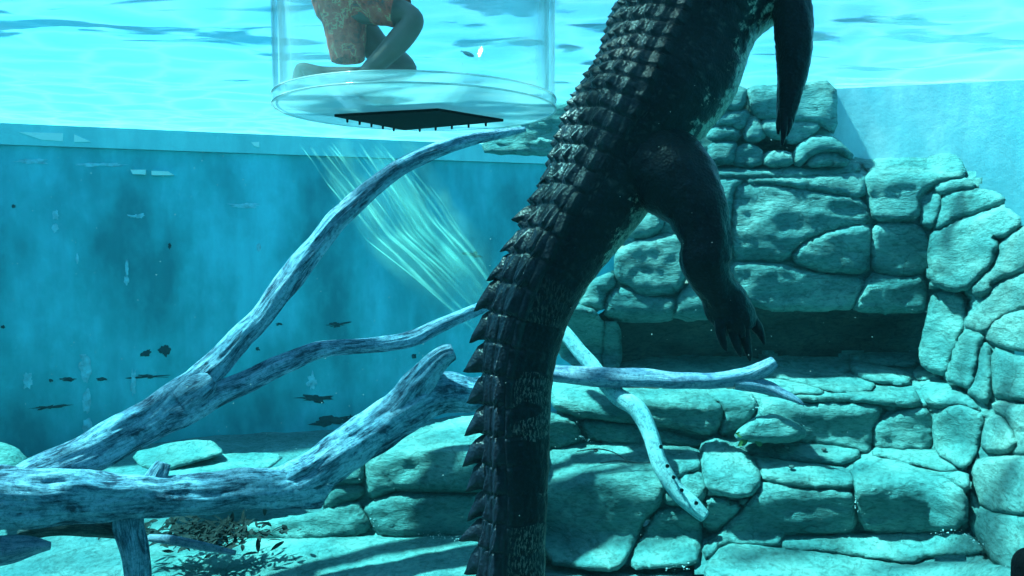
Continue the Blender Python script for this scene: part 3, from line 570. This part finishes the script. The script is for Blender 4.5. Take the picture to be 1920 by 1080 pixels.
# tall tail scutes along the crest, one mesh each
def crest(theta, hfun, width, y0, y1):
    hit = np.nonzero((PHI % 1.0)[:-1] < (PHI % 1.0)[1:])[0]     # row limits
    rows = [i for i in hit if y0 < PY[i] < y1]
    ti = int(np.argmin(np.abs(thd - theta)))
    for i in rows:
        j = i - 1
        while j > 0 and PHI[j] - PHI[i] < .97: j -= 1           # i: front of the row, j: rear, towards the tail
        ah = np.array(V[i, ti]); br = np.array(V[j, ti]); Tn = (br - ah); Ln = np.linalg.norm(Tn); Tn /= Ln
        out = math.cos(math.radians(theta)) * DO[i] + math.sin(math.radians(theta)) * LA[i]; out -= out.dot(Tn) * Tn; out /= np.linalg.norm(out)
        sd = np.cross(out, Tn); H = hfun(PY[i]) * px(2.85) * random.uniform(.74, 1.14); Wd = width * px(2.85); lean = random.uniform(-.14, .10); tw = random.uniform(-.12, .12)
        prof = [(-.02, -.25), (.02, .12), (.16, .42), (.38, .62 + tw), (.62, .82 + tw * .5), (.84, .98), (1.05 + lean, 1.10), (1.04 + lean * .6, .86), (.97, .52), (.95, .22), (.98, -.25)]
        vv, ff = [], []; nP = len(prof)
        for s_ in (-1, 1):
            for a, h in prof:
                rim = .22 if 0 < prof.index((a, h)) < nP - 1 else 1
                vv.append(ah + Tn * (a * Ln) + out * (h * H) + sd * (s_ * Wd * .5 * rim * (1 - .6 * max(0, h))))
            vv.append(ah + Tn * (.58 * Ln) + out * (.30 * H) + sd * (s_ * Wd * .52)); vv.append(ah + Tn * (.55 * Ln) + out * (-.2 * H) + sd * (s_ * Wd * .8))
        m_ = nP + 2
        for k in range(nP - 1):
            ff.append((k, k + 1, nP)); ff.append((m_ + k + 1, m_ + k, m_ + nP)); ff.append((k + 1, k, m_ + k, m_ + k + 1))
        ff += [(nP - 1, nP + 1, nP), (nP + 1, 0, nP), (m_ + nP + 1, m_ + nP - 1, m_ + nP), (m_, m_ + nP + 1, m_ + nP)]
        o = mesh('tail_scute', [Vector(q) for q in vv], ff, SKIN, CR, True, [(PHI[i] + .5, .1)] * len(vv))
crest(-14, lambda y: interp([(330, 8), (430, 17), (520, 27), (620, 33), (800, 38), (1000, 34), (1300, 40)], y), 22, 330, 1500)
crest(40, lambda y: interp([(330, 5), (500, 9), (700, 10), (1100, 12)], y), 16, 360, 1500)

# ------------------------------------------------------------------ diving cage with its person
KY = 3.4; KC = P(782, 190, KY); KR = 259.5 * px(KY) * .985; KZ = KC.z; TK = .042
def glassy(name, tint, edge, spec_w, rough=.03, base=.06, power=2.5):
    m, n, l, b = nt(name); n.remove(b)
    t = n.new('ShaderNodeBsdfTransparent'); t.inputs[0].default_value = (*tint, 1)
    d = n.new('ShaderNodeBsdfTranslucent'); d.inputs[0].default_value = (*edge, 1); d2 = n.new('ShaderNodeBsdfDiffuse'); d2.inputs[0].default_value = (*edge, 1)
    g_ = n.new('ShaderNodeBsdfGlossy'); g_.inputs['Roughness'].default_value = rough
    lw = n.new('ShaderNodeLayerWeight'); lw.inputs[0].default_value = .5
    f = math_(n, l, 'ADD', math_(n, l, 'MULTIPLY', math_(n, l, 'POWER', lw.outputs['Facing'], power), .9), base)
    m0 = n.new('ShaderNodeMixShader'); m0.inputs[0].default_value = .5; l.new(d.outputs[0], m0.inputs[1]); l.new(d2.outputs[0], m0.inputs[2])
    m1 = n.new('ShaderNodeMixShader'); m1.inputs[0].default_value = spec_w; l.new(m0.outputs[0], m1.inputs[1]); l.new(g_.outputs[0], m1.inputs[2])
    m2 = n.new('ShaderNodeMixShader'); l.new(f, m2.inputs[0]); l.new(t.outputs[0], m2.inputs[1]); l.new(m1.outputs[0], m2.inputs[2])
    l.new(m2.outputs[0], n['Material Output'].inputs[0]); return m
ACR = glassy('clear_acrylic', (.97, 1, 1), (.62, .92, .95), .25, base=.03, power=6)
PLT = glassy('acrylic_plate', (.93, 1, 1), (.55, .85, .92), .35, base=.16, power=2.2)
CG = thing('diving_cage', KC, 'clear acrylic cylinder cage hanging in the water with a person kneeling inside', 'diving cage')
def lathe(name, prof, mat, parent, seg=128, cap=False):
    V_, F_ = [], []; n_ = len(prof)
    for i in range(seg):
        a = 2 * math.pi * i / seg
        for r, z in prof: V_.append((KC.x + r * math.cos(a), KC.y + r * math.sin(a), z))
    for i in range(seg):
        for k in range(n_ if not cap else n_ - 1): F_.append((i * n_ + k, ((i + 1) % seg) * n_ + k, ((i + 1) % seg) * n_ + (k + 1) % n_, i * n_ + (k + 1) % n_))
    if cap: F_ += [tuple(i * n_ for i in range(seg)), tuple(i * n_ + n_ - 1 for i in range(seg))[::-1]]
    return mesh(name, V_, F_, mat, parent)
o = lathe('cylinder', [(KR - .004, KZ + .005), (KR - .004, KZ + 2.0), (KR - .03, KZ + 2.0), (KR - .03, KZ + .005)], ACR, CG)
V_, F_ = [], []; sg = 128
for r, z in ((KR, KZ), (KR, KZ - TK), (KR, KZ), (KR - .008, KZ + .0), (KR, KZ - TK), (KR - .002, KZ - TK)):
    V_ += [(KC.x + r * math.cos(2 * math.pi * i / sg), KC.y + r * math.sin(2 * math.pi * i / sg), z) for i in range(sg)]
for i in range(sg): j = (i + 1) % sg; F_.append((sg + i, sg + j, j, i))
F_ += [tuple(range(2 * sg, 3 * sg)), tuple(range(4 * sg, 5 * sg))[::-1]]
o = mesh('base_plate', V_, F_, PLT, CG)
EDGE = glassy('polished_edge', (.9, 1, 1), (.80, .96, .98), .3, base=.55, power=2)
for z in (KZ, KZ - TK): lathe('edge_ring', [(KR + .004, z + .003), (KR + .004, z - .003), (KR - .004, z - .003), (KR - .004, z + .003)], EDGE, CG)
BLK = plain('black_rubber', (.006, .008, .010), .7, .08, .4, 60, .5)
mc = [P(627, 212, 3.2), P(760, 243, 2.95), P(944, 222, 3.2), P(820, 190, 3.75)]
zt = KZ - TK - .006
def on_z(x, y, z): d = P(x, y, 1) - Vector((0, 0, CZ)); return Vector((0, 0, CZ)) + d * ((z - CZ) / d.z)
mc = [on_z(627, 214, zt), on_z(758, 240, zt), on_z(944, 223, zt), on_z(822, 203, zt)]
v_ = mc + [q - Vector((0, 0, .012)) for q in mc]
mt = mesh('rubber_mat', v_, [(3, 2, 1, 0), (4, 5, 6, 7), (0, 1, 5, 4), (1, 2, 6, 5), (2, 3, 7, 6), (3, 0, 4, 7)], BLK, CG, False)
def stud(p):
    bm = bmesh.new(); bmesh.ops.create_cone(bm, cap_ends=True, segments=8, radius1=.005, radius2=.006, depth=.016); bmesh.ops.translate(bm, verts=bm.verts, vec=p)
    me = bpy.data.meshes.new('stud'); bm.to_mesh(me); bm.free(); me.materials.append(BLK); o_ = bpy.data.objects.new('stud', me); C.objects.link(o_); o_.parent = mt
for a, b_ in ((0, 1), (1, 2)):
    for k in range(1, 6): stud(mc[a].lerp(mc[b_], k / 6) - Vector((0, 0, .019)))

# the person: one continuous skinned body
def skin_body(name, joints, bones, mat, root, parent=None, sub=2):
    me = bpy.data.meshes.new(name); bm = bmesh.new(); sk = bm.verts.layers.skin.verify(); ids = {}
    for k, (p, r) in joints.items():
        v = bm.verts.new(p); ids[k] = v; rr = r if isinstance(r, tuple) else (r, r); v[sk].radius = rr; v[sk].use_root = k == root
    for a, b_ in bones: bm.edges.new((ids[a], ids[b_]))
    bm.to_mesh(me); bm.free(); o_ = bpy.data.objects.new(name + '_tmp', me); C.objects.link(o_)
    o_.modifiers.new('s', 'SKIN').use_smooth_shade = True; sd = o_.modifiers.new('d', 'SUBSURF'); sd.levels = sd.render_levels = sub
    dg = bpy.context.evaluated_depsgraph_get(); m2 = bpy.data.meshes.new_from_object(o_.evaluated_get(dg)); bpy.data.objects.remove(o_)
    m2.name = name; m2.materials.clear(); m2.materials.append(mat); m2.polygons.foreach_set('use_smooth', [True] * len(m2.polygons))
    o2 = bpy.data.objects.new(name, m2); C.objects.link(o2)
    if parent: o2.parent = parent
    return o2
FLESH = plain('skin', (.22, .165, .14), .5, .35, .15, 12, .1)
J = {
 'pelvis': (P(648, 2, 3.43), .125), 'belly': (P(640, -70, 3.43), .125), 'chest': (P(640, -170, 3.43), (.15, .12)), 'upper': (P(648, -225, 3.43), .10), 'neck': (P(655, -262, 3.43), .052), 'chin': (P(664, -290, 3.43), .07), 'head': (P(666, -318, 3.43), .088), 'crown': (P(664, -342, 3.43), .07), 'nose': (P(696, -305, 3.43), .018),
 'hipn': (P(672, 12, 3.36), .09), 'midn': (P(735, 20, 3.31), .078), 'kneen': (P(784, 32, 3.27), .060), 'calfn': (P(742, 84, 3.28), .055), 'ankn': (P(686, 138, 3.3), .038), 'heeln': (P(668, 170, 3.3), .034), 'balln': (P(715, 186, 3.28), .030), 'toen': (P(740, 188, 3.27), .020),
 'hipf': (P(655, 30, 3.50), .09), 'midf': (P(712, 98, 3.50), .070), 'kneef': (P(772, 130, 3.46), .072), 'shinf': (P(690, 148, 3.5), .056), 'ankf': (P(598, 140, 3.52), .040), 'heelf': (P(562, 126, 3.52), .036), 'ballf': (P(558, 168, 3.52), .032), 'toef': (P(575, 182, 3.51), .020),
 'shn': (P(655, -205, 3.28), .060), 'eln': (P(720, -130, 3.22), .042), 'wrn': (P(780, -190, 3.3), .028), 'hdn': (P(805, -215, 3.33), (.04, .018)),
 'shf': (P(640, -205, 3.58), .060), 'elf': (P(700, -130, 3.66), .042), 'wrf': (P(765, -190, 3.6), .028), 'hdf': (P(790, -215, 3.58), (.04, .018)),
}
B = [('pelvis', 'belly'), ('belly', 'chest'), ('chest', 'upper'), ('upper', 'neck'), ('neck', 'chin'), ('chin', 'head'), ('head', 'crown'), ('chin', 'nose'), ('pelvis', 'hipn'), ('hipn', 'midn'), ('midn', 'kneen'), ('kneen', 'calfn'), ('calfn', 'ankn'), ('ankn', 'heeln'), ('heeln', 'balln'), ('balln', 'toen'), ('pelvis', 'hipf'), ('hipf', 'midf'), ('midf', 'kneef'), ('kneef', 'shinf'), ('shinf', 'ankf'), ('ankf', 'heelf'), ('heelf', 'ballf'), ('ballf', 'toef'), ('chest', 'shn'), ('shn', 'eln'), ('eln', 'wrn'), ('wrn', 'hdn'), ('chest', 'shf'), ('shf', 'elf'), ('elf', 'wrf'), ('wrf', 'hdf')]
for s_, h in (('n', 'hdn'), ('f', 'hdf')):
    p0 = J[h][0]
    for k in range(4):
        a = p0 + Vector((.035, (k - 1.5) * .020, .012)); e = p0 + Vector((.085 - .01 * abs(k - 1.2), (k - 1.5) * .024, .0))
        J[f'f{k}{s_}'] = (a, .0095); J[f'g{k}{s_}'] = (e, .007); B += [(h, f'f{k}{s_}'), (f'f{k}{s_}', f'g{k}{s_}')]
    J['t' + s_] = (p0 + Vector((.02, -.045 if s_ == 'n' else .045, -.02)), .010); B.append((h, 't' + s_))
PE = skin_body('person', J, B, FLESH, 'pelvis'); tag(PE, 'person in red and yellow patterned shorts kneeling on one knee inside the clear cage', 'person')
m, n, l, b = nt('patterned_cloth'); g = n.new('ShaderNodeNewGeometry').outputs['Position']
t1 = tex(n, l, 'ShaderNodeTexNoise', g, Scale=17, Detail=4, Roughness=.65, Distortion=.35)
l.new(ramp(n, l, t1.outputs[0], [(.30, (.05, .05, .06)), (.38, (.45, .06, .04)), (.46, (.90, .10, .06)), (.55, (1, .16, .10)), (.585, (1, .62, .34)), (.61, (.95, .12, .08)), (.72, (.15, .09, .10))]), b.inputs['Base Color'])
b.inputs['Roughness'].default_value = .8
t2 = tex(n, l, 'ShaderNodeTexNoise', g, (1, 1, .5), Scale=30, Detail=4); bump(n, l, b, t2.outputs[0], .6, .03)
CLOTH = m
def cloth_tube(name, pts, parent, seg=26, wr=.07):
    ctrl = [(*P(x, y, Y), h * px(Y)) for x, y, Y, h in pts]; R_, u = catmull(ctrl, 26); T_ = np.gradient(R_[:, :3], axis=0); V_, F_ = [], []; ph = random.random() * 9
    for i in range(26):
        t = Vector(T_[i]).normalized(); a = Vector((0, 1, 0)); a = (a - t * a.dot(t)).normalized(); b_ = t.cross(a)
        for k in range(seg):
            th = 2 * math.pi * k / seg; r = R_[i, 3] * (1 + wr * noise.fractal(Vector((math.cos(th) * 1.5 + ph, math.sin(th) * 1.5, u[i] * 14)), 1, 2, 3) + wr * .5 * math.sin(th * 5 + u[i] * 20) * i / 26)
            V_.append(Vector(R_[i, :3]) + a * math.cos(th) * r + b_ * math.sin(th) * r)
    for i in range(25):
        for k in range(seg): q = i * seg; F_.append((q + k, q + (k + 1) % seg, q + seg + (k + 1) % seg, q + seg + k))
    return V_, F_
v1, f1 = cloth_tube('a', [(640,-60,3.42,56),(645,-20,3.42,60),(650,10,3.42,58),(655,30,3.42,50)], None)
v2, f2 = cloth_tube('b', [(650,-6,3.38,46),(690,0,3.35,42),(725,8,3.31,38),(752,16,3.29,36)], None)
v3, f3 = cloth_tube('c', [(640,10,3.40,44),(645,40,3.40,40),(650,75,3.40,35),(654,114,3.40,30)], None)
vv = v1 + v2 + v3; ff = f1 + [tuple(q + len(v1) for q in f) for f in f2] + [tuple(q + len(v1) + len(v2) for q in f) for f in f3]
mesh('shorts', vv, ff, CLOTH, PE)
HAIR = plain('dark_hair', (.03, .025, .02), .6, .3, .3, 40, .4)
hv = J['head'][0]; bm = bmesh.new(); bmesh.ops.create_icosphere(bm, subdivisions=3, radius=.103)
for v in bm.verts:
    v.co.z *= 1.05
    if v.co.x > .045 and v.co.z < .03: v.co *= .6
    v.co += hv + Vector((-.012, 0, .022)) + .006 * noise.noise_vector(v.co * 40)
me = bpy.data.meshes.new('hair'); bm.to_mesh(me); bm.free(); me.materials.append(HAIR); o = bpy.data.objects.new('hair', me); C.objects.link(o); o.parent = PE

# ------------------------------------------------------------------ marks on the far wall
STAIN = plain('dark_bare_patch', (.012, .045, .06), .9, .1, .4, 30, 0)
FADE = plain('faded_paint', (.34, .62, .72), .9, .1, .35, 12, 0)
WHITE = plain('reflection_plate', (.95, .93, .90), .7, .3, .03, 5, 0)
def patch(name, x, y, rx, ry, mat, rag=.45, n_=34, off=.006, tilt=0.):
    ph = random.random() * 60; V_ = [wallP(x, y, off + .004)]
    for k in range(n_):
        t = 2 * math.pi * k / n_; r = 1 + rag * noise.fractal(Vector((math.cos(t) * 1.7 + ph, math.sin(t) * 1.7, 1)), .8, 2, 4)
        dx, dy = rx * r * math.cos(t), ry * r * math.sin(t); V_.append(wallP(x + dx, y + dy + dx * tilt, off))
    V_ += [wallP(x, y, -.01)]
    return mesh(name, V_, [(0, 1 + (k + 1) % n_, 1 + k) for k in range(n_)], mat, fw, False)
for a in ((92,763,29,4,.9,-.10),(130,711,14,3.5,.6,0),(190,711,11,3,.6,0),(96,713,4,3,.5,0),(280,706,30,3.2,1.1,-.02),(274,663,10,6,.5,-.3),(308,658,11,9,.8,0),(594,746,30,6,.9,0),(618,790,30,8,1.0,-.1),(655,789,10,9,.8,0),(632,608,17,4,1.1,-.1),(523,608,6,3,.8,0),(578,655,12,4,1,0),(776,668,4,5,.6,0),(890,478,11,5,.9,.2),(872,475,5,2.5,.6,0),(26,387,4,3,.6,0),(6,613,4,3,.5,0),(318,462,3,5,.6,0),(483,654,4,4,.6,0)): patch('bare_patch', *a[:4], STAIN, a[4], tilt=a[5])
for a in ((160,690,11,24,.35),(163,752,8,22,.3),(164,800,9,18,.3),(52,715,9,14,.7),(250,720,5,25,.6),(155,668,6,5,.5),(104,403,6,9,.4),(104,427,6,8,.4),(237,525,5,8,.5),(238,500,3,18,.5),(485,464,4,8,.3),(145,485,2.5,9,.4),(585,715,9,15,.6),(60,303,34,4,.9),(190,308,40,4,.9),(460,385,26,4,.9),(255,405,14,4,.9)): patch('faded_patch', *a[:4], FADE, a[4])
def plate(pts):  # white plates imitating window reflections on the viewing glass
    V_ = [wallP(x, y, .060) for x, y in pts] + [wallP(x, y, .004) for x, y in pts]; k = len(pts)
    mesh('reflection_plate', V_, [tuple(range(k))[::-1]] + [(i, (i + 1) % k, k + (i + 1) % k, k + i) for i in range(k)], WHITE, fw, False)
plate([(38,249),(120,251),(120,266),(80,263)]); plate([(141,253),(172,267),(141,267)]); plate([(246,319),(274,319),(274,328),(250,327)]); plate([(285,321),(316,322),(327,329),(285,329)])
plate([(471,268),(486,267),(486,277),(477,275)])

# ------------------------------------------------------------------ small things on and around the rocks
LEAFM = plain('green_leaf', (.05, .16, .05), .5, .4, .3, 30, .1)
DRYM = plain('dry_leaf', (.012, .018, .018), .8, .2, .5, 30, .2)
DRYP = plain('pale_leaf', (.20, .26, .22), .8, .2, .4, 30, .2)
GRITM = plain('white_grit', (.50, .66, .68), .9, .1, .1, 60, .3)
PEB = plain('dark_pebble', (.06, .09, .09), .6, .3, .4, 40, .3)
def leaf_geo(c, ax, up, L, W, curl=.25):
    ax = ax.normalized(); sd = ax.cross(up).normalized(); up = sd.cross(ax); V_ = []
    for i in range(5):
        t = i / 4; w_ = W * math.sin(math.pi * min(.97, .06 + t * .92)) ** .8; z = up * (-curl * L * (t - .5) ** 2)
        for s_ in (-1, 0, 1): V_.append(c + ax * (t * L) + sd * (s_ * w_ * .5) + z + up * (abs(s_) * W * .12))
    return V_, [(i * 3 + k, i * 3 + k + 1, i * 3 + k + 4, i * 3 + k + 3) for i in range(4) for k in range(2)]
SG = thing('leaf_sprig', P(1408, 828, 4.98), 'small green leafy sprig lying beside the oval boulder', 'sprig')
for x, y, dx, dy, L in ((1398,818,-14,-4,20),(1402,824,-6,4,22),(1410,814,-4,-14,13),(1420,822,12,-12,20),(1416,828,14,8,16),(1404,814,2,-12,12)):
    a = P(x, y, 4.93); v, f = leaf_geo(a, P(x + dx, y + dy, 4.93) - a, Vector((.1, -.8, .5)), L * px(4.93), 12 * px(4.93)); mesh('leaf', v, f, LEAFM, SG)
wood_tube('stem', [(1396,826,4.96,1.5),(1410,820,4.95,1.5),(1424,826,4.96,1)], LEAFM, SG, 8, .1)
def pebble(x, y, Y, r, label, mat=PEB, flat_=.6):
    bm = bmesh.new(); bmesh.ops.create_icosphere(bm, subdivisions=2, radius=r); c = P(x, y, Y); ph = random.random() * 20
    for v in bm.verts: v.co = v.co * (1 + .25 * noise.noise(v.co / r + Vector((ph, 0, 0)))); v.co.z *= flat_; v.co += c
    me = bpy.data.meshes.new('pebble'); bm.to_mesh(me); bm.free(); me.materials.append(mat); o_ = bpy.data.objects.new('pebble', me); C.objects.link(o_); tag(o_, label, 'pebble', 'pebbles on the ledge')
pebble(1473, 838, 5.02, .020, 'dark pebble at the back of the pale step right of the sprig')
pebble(1484, 875, 4.84, .020, 'grey pebble in the middle of the pale step, lowest of three')
pebble(1545, 842, 5.05, .018, 'small flat pebble on the pale step, furthest right')
pebble(1117, 845, 5.18, .018, 'dark pebble on the slab right of the crocodile tail')
for k, (pts, lb) in enumerate((([(1082,846,5.12,1.2),(1120,842,5.15,1.5),(1150,848,5.12,1.4),(1178,866,5.0,1)], 'thin dark bent twig on the slab right of the tail'), ([(1125,868,5.0,1),(1160,864,5.02,1.6),(1200,868,5.0,1.4),(1235,866,5.0,1)], 'thin straight twig lying in front of the bent twig'))):
    tag(wood_tube('twig', pts, BARK, None, 8, .2), lb, 'twig')
tag(wood_tube('stick', [(280,1008,4.3,8),(320,1012,4.28,10),(380,1024,4.22,9),(440,1037,4.15,5)], WOOD2, None, 14, .15), 'short straight stick lying under the driftwood trunk', 'stick')
tag(wood_tube('bark_log', [(40,1000,4.0,16),(110,988,4.02,20),(180,990,4.05,19),(235,1000,4.08,14)], BARK, None, 24, .3), 'dark bark covered log lying under the trunk', 'log')
tag(wood_tube('rotten_log', [(-60,1040,3.6,34),(0,1034,3.62,30),(50,1026,3.66,22),(95,1024,3.7,8)], WOOD2, None, 24, .3), 'pale rotten log end at the bottom left corner', 'log')
V_, F_ = [], []
for k in range(420):
    x, y = random.gauss(385, 58), random.gauss(1000, 15); Y = 4.75 - (y - 985) * .006 + random.uniform(-.05, .05)
    a = Vector((random.uniform(-1, 1), random.uniform(-1, 1), random.uniform(-.3, .5))); u_ = Vector((random.uniform(-.6, .6), random.uniform(-.8, .2), 1))
    v, f = leaf_geo(P(x, y, Y), a, u_, random.uniform(.05, .11), random.uniform(.015, .035)); b0 = len(V_); V_ += v; F_ += [tuple(q + b0 for q in t) for t in f]
kind(mesh('leaf_litter', V_, F_, DRYM), 'stuff')
# white grit caught in the cracks
V_, F_ = [], []
def grit(pts, Y, cnt, r=2.2, sp=3):
    for _ in range(int(cnt * .4)):
        k = random.randrange(len(pts) - 1); t = random.random(); x = lerp(pts[k][0], pts[k + 1][0], t) + random.gauss(0, sp * 1.4); y = lerp(pts[k][1], pts[k + 1][1], t) + random.gauss(0, sp * .6)
        c = P(x, y, Y(x, y)); q = r * px(5) * random.choice((.3, .4, .5, .6, .9, 1.2)); b0 = len(V_)
        for d in ((1, 0, 0), (-1, 0, 0), (0, 1, 0), (0, -1, 0), (0, 0, 1), (0, 0, -1)): V_.append(c + Vector([e * q * random.uniform(.6, 1.4) for e in d]))
        F_.extend([tuple(b0 + j for j in t_) for t_ in ((0, 2, 4), (2, 1, 4), (1, 3, 4), (3, 0, 4), (2, 0, 5), (1, 2, 5), (3, 1, 5), (0, 3, 5))])
mf = lambda o: (lambda x, y: prof_main(x, y) + o); lf = lambda o: (lambda x, y: prof_left(x, y) + o)
grit([(1411,742),(1418,765),(1432,768)], mf(-.1), 70, 1.3, 3); grit([(1500,770),(1505,800),(1520,808)], mf(-.1), 50, 1.2, 2.5)
grit([(1092,820),(1100,826)], mf(-.12), 60, 1.3, 4); grit([(1604,935),(1606,955),(1625,972)], mf(-.1), 50, 1.2, 2)
grit([(1760,998),(1800,996),(1835,1020)], mf(-.1), 90, 1.4, 4); grit([(692,960),(700,990)], lf(-.12), 50, 1.3, 2.5)
grit([(800,1004),(840,1008),(880,1010)], lf(-.1), 110, 1.4, 6); grit([(1240,1064),(1300,1062)], mf(-.05), 60, 1.4, 6)
kind(mesh('white_grit', V_, F_, GRITM, None, False), 'stuff')
# specks drifting in the water
V_, F_ = [], []
for _ in range(520):
    Y = random.uniform(1.6, 6.5); c = P(random.uniform(0, 1920), random.uniform(120, 1080), Y); q = random.uniform(.5, 1.1) * px(Y); b0 = len(V_)
    for d in ((1, 0, 0), (-1, 0, 0), (0, 1, 0), (0, -1, 0), (0, 0, 1), (0, 0, -1)): V_.append(c + Vector([e * q * random.uniform(.5, 1.5) for e in d]))
    F_.extend([tuple(b0 + j for j in t_) for t_ in ((0, 2, 4), (2, 1, 4), (1, 3, 4), (3, 0, 4), (2, 0, 5), (1, 2, 5), (3, 1, 5), (0, 3, 5))])
kind(mesh('drifting_specks', V_, F_, GRITM, None, False), 'stuff')
# pale sheets standing in for the sunbeam under the cage, its light painted in
m, n, l, b = nt('beam_sheet'); n.remove(b); uv = n.new('ShaderNodeUVMap').outputs[0]; sp = n.new('ShaderNodeSeparateXYZ'); l.new(uv, sp.inputs[0])
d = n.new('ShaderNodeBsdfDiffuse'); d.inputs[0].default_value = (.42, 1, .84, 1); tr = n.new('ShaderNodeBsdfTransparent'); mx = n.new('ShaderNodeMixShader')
nv = n.new('ShaderNodeCombineXYZ'); nv.inputs[0].default_value = -.4; nv.inputs[1].default_value = -.35; nv.inputs[2].default_value = .85; l.new(nv.outputs[0], d.inputs['Normal'])  # shading normal fixed sunward so the beam sheets stay bright
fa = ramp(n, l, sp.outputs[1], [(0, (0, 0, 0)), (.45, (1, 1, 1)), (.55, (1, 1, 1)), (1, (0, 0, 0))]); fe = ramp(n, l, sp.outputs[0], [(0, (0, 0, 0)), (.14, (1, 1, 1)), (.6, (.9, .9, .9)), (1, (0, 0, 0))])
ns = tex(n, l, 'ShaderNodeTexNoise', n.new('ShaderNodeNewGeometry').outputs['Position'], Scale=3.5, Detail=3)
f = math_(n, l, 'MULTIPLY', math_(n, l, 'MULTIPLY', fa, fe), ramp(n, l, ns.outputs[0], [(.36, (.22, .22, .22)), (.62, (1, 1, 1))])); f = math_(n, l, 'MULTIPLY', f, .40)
l.new(f, mx.inputs[0]); l.new(tr.outputs[0], mx.inputs[1]); l.new(d.outputs[0], mx.inputs[2]); l.new(mx.outputs[0], n['Material Output'].inputs[0]); BEAM = m
V_, F_, UV_ = [], [], []
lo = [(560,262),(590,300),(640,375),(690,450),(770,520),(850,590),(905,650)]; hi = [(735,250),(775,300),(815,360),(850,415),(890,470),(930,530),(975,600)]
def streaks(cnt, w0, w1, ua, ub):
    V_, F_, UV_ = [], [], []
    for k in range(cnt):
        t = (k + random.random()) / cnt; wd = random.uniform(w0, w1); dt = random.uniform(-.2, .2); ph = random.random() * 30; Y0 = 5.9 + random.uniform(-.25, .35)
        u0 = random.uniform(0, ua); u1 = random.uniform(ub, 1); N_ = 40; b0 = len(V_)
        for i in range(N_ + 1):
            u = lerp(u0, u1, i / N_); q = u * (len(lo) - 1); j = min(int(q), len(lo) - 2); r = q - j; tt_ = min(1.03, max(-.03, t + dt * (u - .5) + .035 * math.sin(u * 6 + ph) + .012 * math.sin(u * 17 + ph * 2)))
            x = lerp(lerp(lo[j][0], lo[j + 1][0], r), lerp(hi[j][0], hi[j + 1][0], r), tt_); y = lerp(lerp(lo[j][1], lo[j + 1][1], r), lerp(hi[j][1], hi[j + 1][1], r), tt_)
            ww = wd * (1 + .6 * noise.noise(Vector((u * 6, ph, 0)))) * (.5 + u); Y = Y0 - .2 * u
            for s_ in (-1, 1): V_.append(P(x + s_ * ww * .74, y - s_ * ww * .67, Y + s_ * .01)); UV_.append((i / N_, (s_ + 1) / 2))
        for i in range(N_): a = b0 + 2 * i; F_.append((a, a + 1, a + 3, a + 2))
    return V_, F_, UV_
V_, F_, UV_ = streaks(34, 1.4, 5.0, .35, .5); bs_ = mesh('beam_streaks', V_, F_, BEAM, None, True, UV_); kind(bs_, 'stuff')
BEAM2 = BEAM.copy(); BEAM2.name = 'beam_veil'
for q in BEAM2.node_tree.nodes:
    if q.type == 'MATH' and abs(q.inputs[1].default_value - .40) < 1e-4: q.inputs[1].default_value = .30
V_, F_, UV_ = streaks(9, 22, 40, .2, .7); kind(mesh('beam_veil', V_, F_, BEAM2, None, True, UV_), 'stuff')
# small fish swimming behind the cage
FISH = plain('fish_skin', (.10, .16, .18), .8, .1, .3, 60, .1)
c = P(878, 101, 5.2); L = 22 * px(5.2); ax = (P(897, 109, 5.2) - P(860, 93, 5.2)).normalized(); up = Vector((.3, 0, .9)); up = (up - ax * up.dot(ax)).normalized(); sd = ax.cross(up); V_, F_ = [], []
for i in range(9):
    t = i / 8; h = L * .15 * math.sin(math.pi * (.04 + .9 * t)) ** .8 + .003
    for k in range(8): a = k * math.pi / 4; V_.append(c + ax * (L * (t - .5)) + up * (h * math.cos(a)) + sd * (h * .5 * math.sin(a)))
for i in range(8):
    for k in range(8): F_.append((i * 8 + k, i * 8 + (k + 1) % 8, i * 8 + 8 + (k + 1) % 8, i * 8 + 8 + k))
fb = mesh('fish', V_, F_, FISH); tag(fb, 'tiny grey fish swimming past the right half of the cage', 'fish')
q = c - ax * (L * .5); mesh('tail_fin', [q, q - ax * (L * .2) + up * (L * .13) + sd * .002, q - ax * (L * .12) + sd * .002, q - ax * (L * .2) - up * (L * .13) + sd * .002, q - sd * .003], [(0, 1, 2), (0, 2, 3), (4, 2, 1), (4, 3, 2)], FISH, fb, False)
# dark rounded stand-in for an unidentified thing near the viewer, lower right corner
kc = P(1932, 1066, 1.2); bm = bmesh.new(); bmesh.ops.create_uvsphere(bm, u_segments=32, v_segments=20, radius=1)
for v in bm.verts: v.co = Vector((v.co.x * .026, v.co.y * .03, (v.co.z * .034 if v.co.z > 0 else v.co.z * .12))) + kc
me = bpy.data.meshes.new('dark_silhouette'); bm.to_mesh(me); bm.free(); me.polygons.foreach_set('use_smooth', [True] * len(me.polygons)); me.materials.append(BLK)
o = bpy.data.objects.new('dark_silhouette', me); C.objects.link(o); tag(o, 'black rounded shape cut off by the lower right picture corner', 'silhouette')

# ------------------------------------------------------------------ haze of the water
hz = box('haze', (-2.4, 5, 2.55), (13.4, 14.4, 6.4), None)
m = bpy.data.materials.new('water_haze'); m.use_nodes = True; n = m.node_tree.nodes; n.clear(); l = m.node_tree.links
pv = n.new('ShaderNodeVolumePrincipled'); pv.inputs['Color'].default_value = (.010, .036, .040, 1); pv.inputs['Absorption Color'].default_value = (.0, .90, .95, 1); pv.inputs['Density'].default_value = .10; pv.inputs['Anisotropy'].default_value = .2
ou = n.new('ShaderNodeOutputMaterial'); l.new(pv.outputs[0], ou.inputs['Volume']); hz.data.materials.append(m); kind(hz, 'stuff')
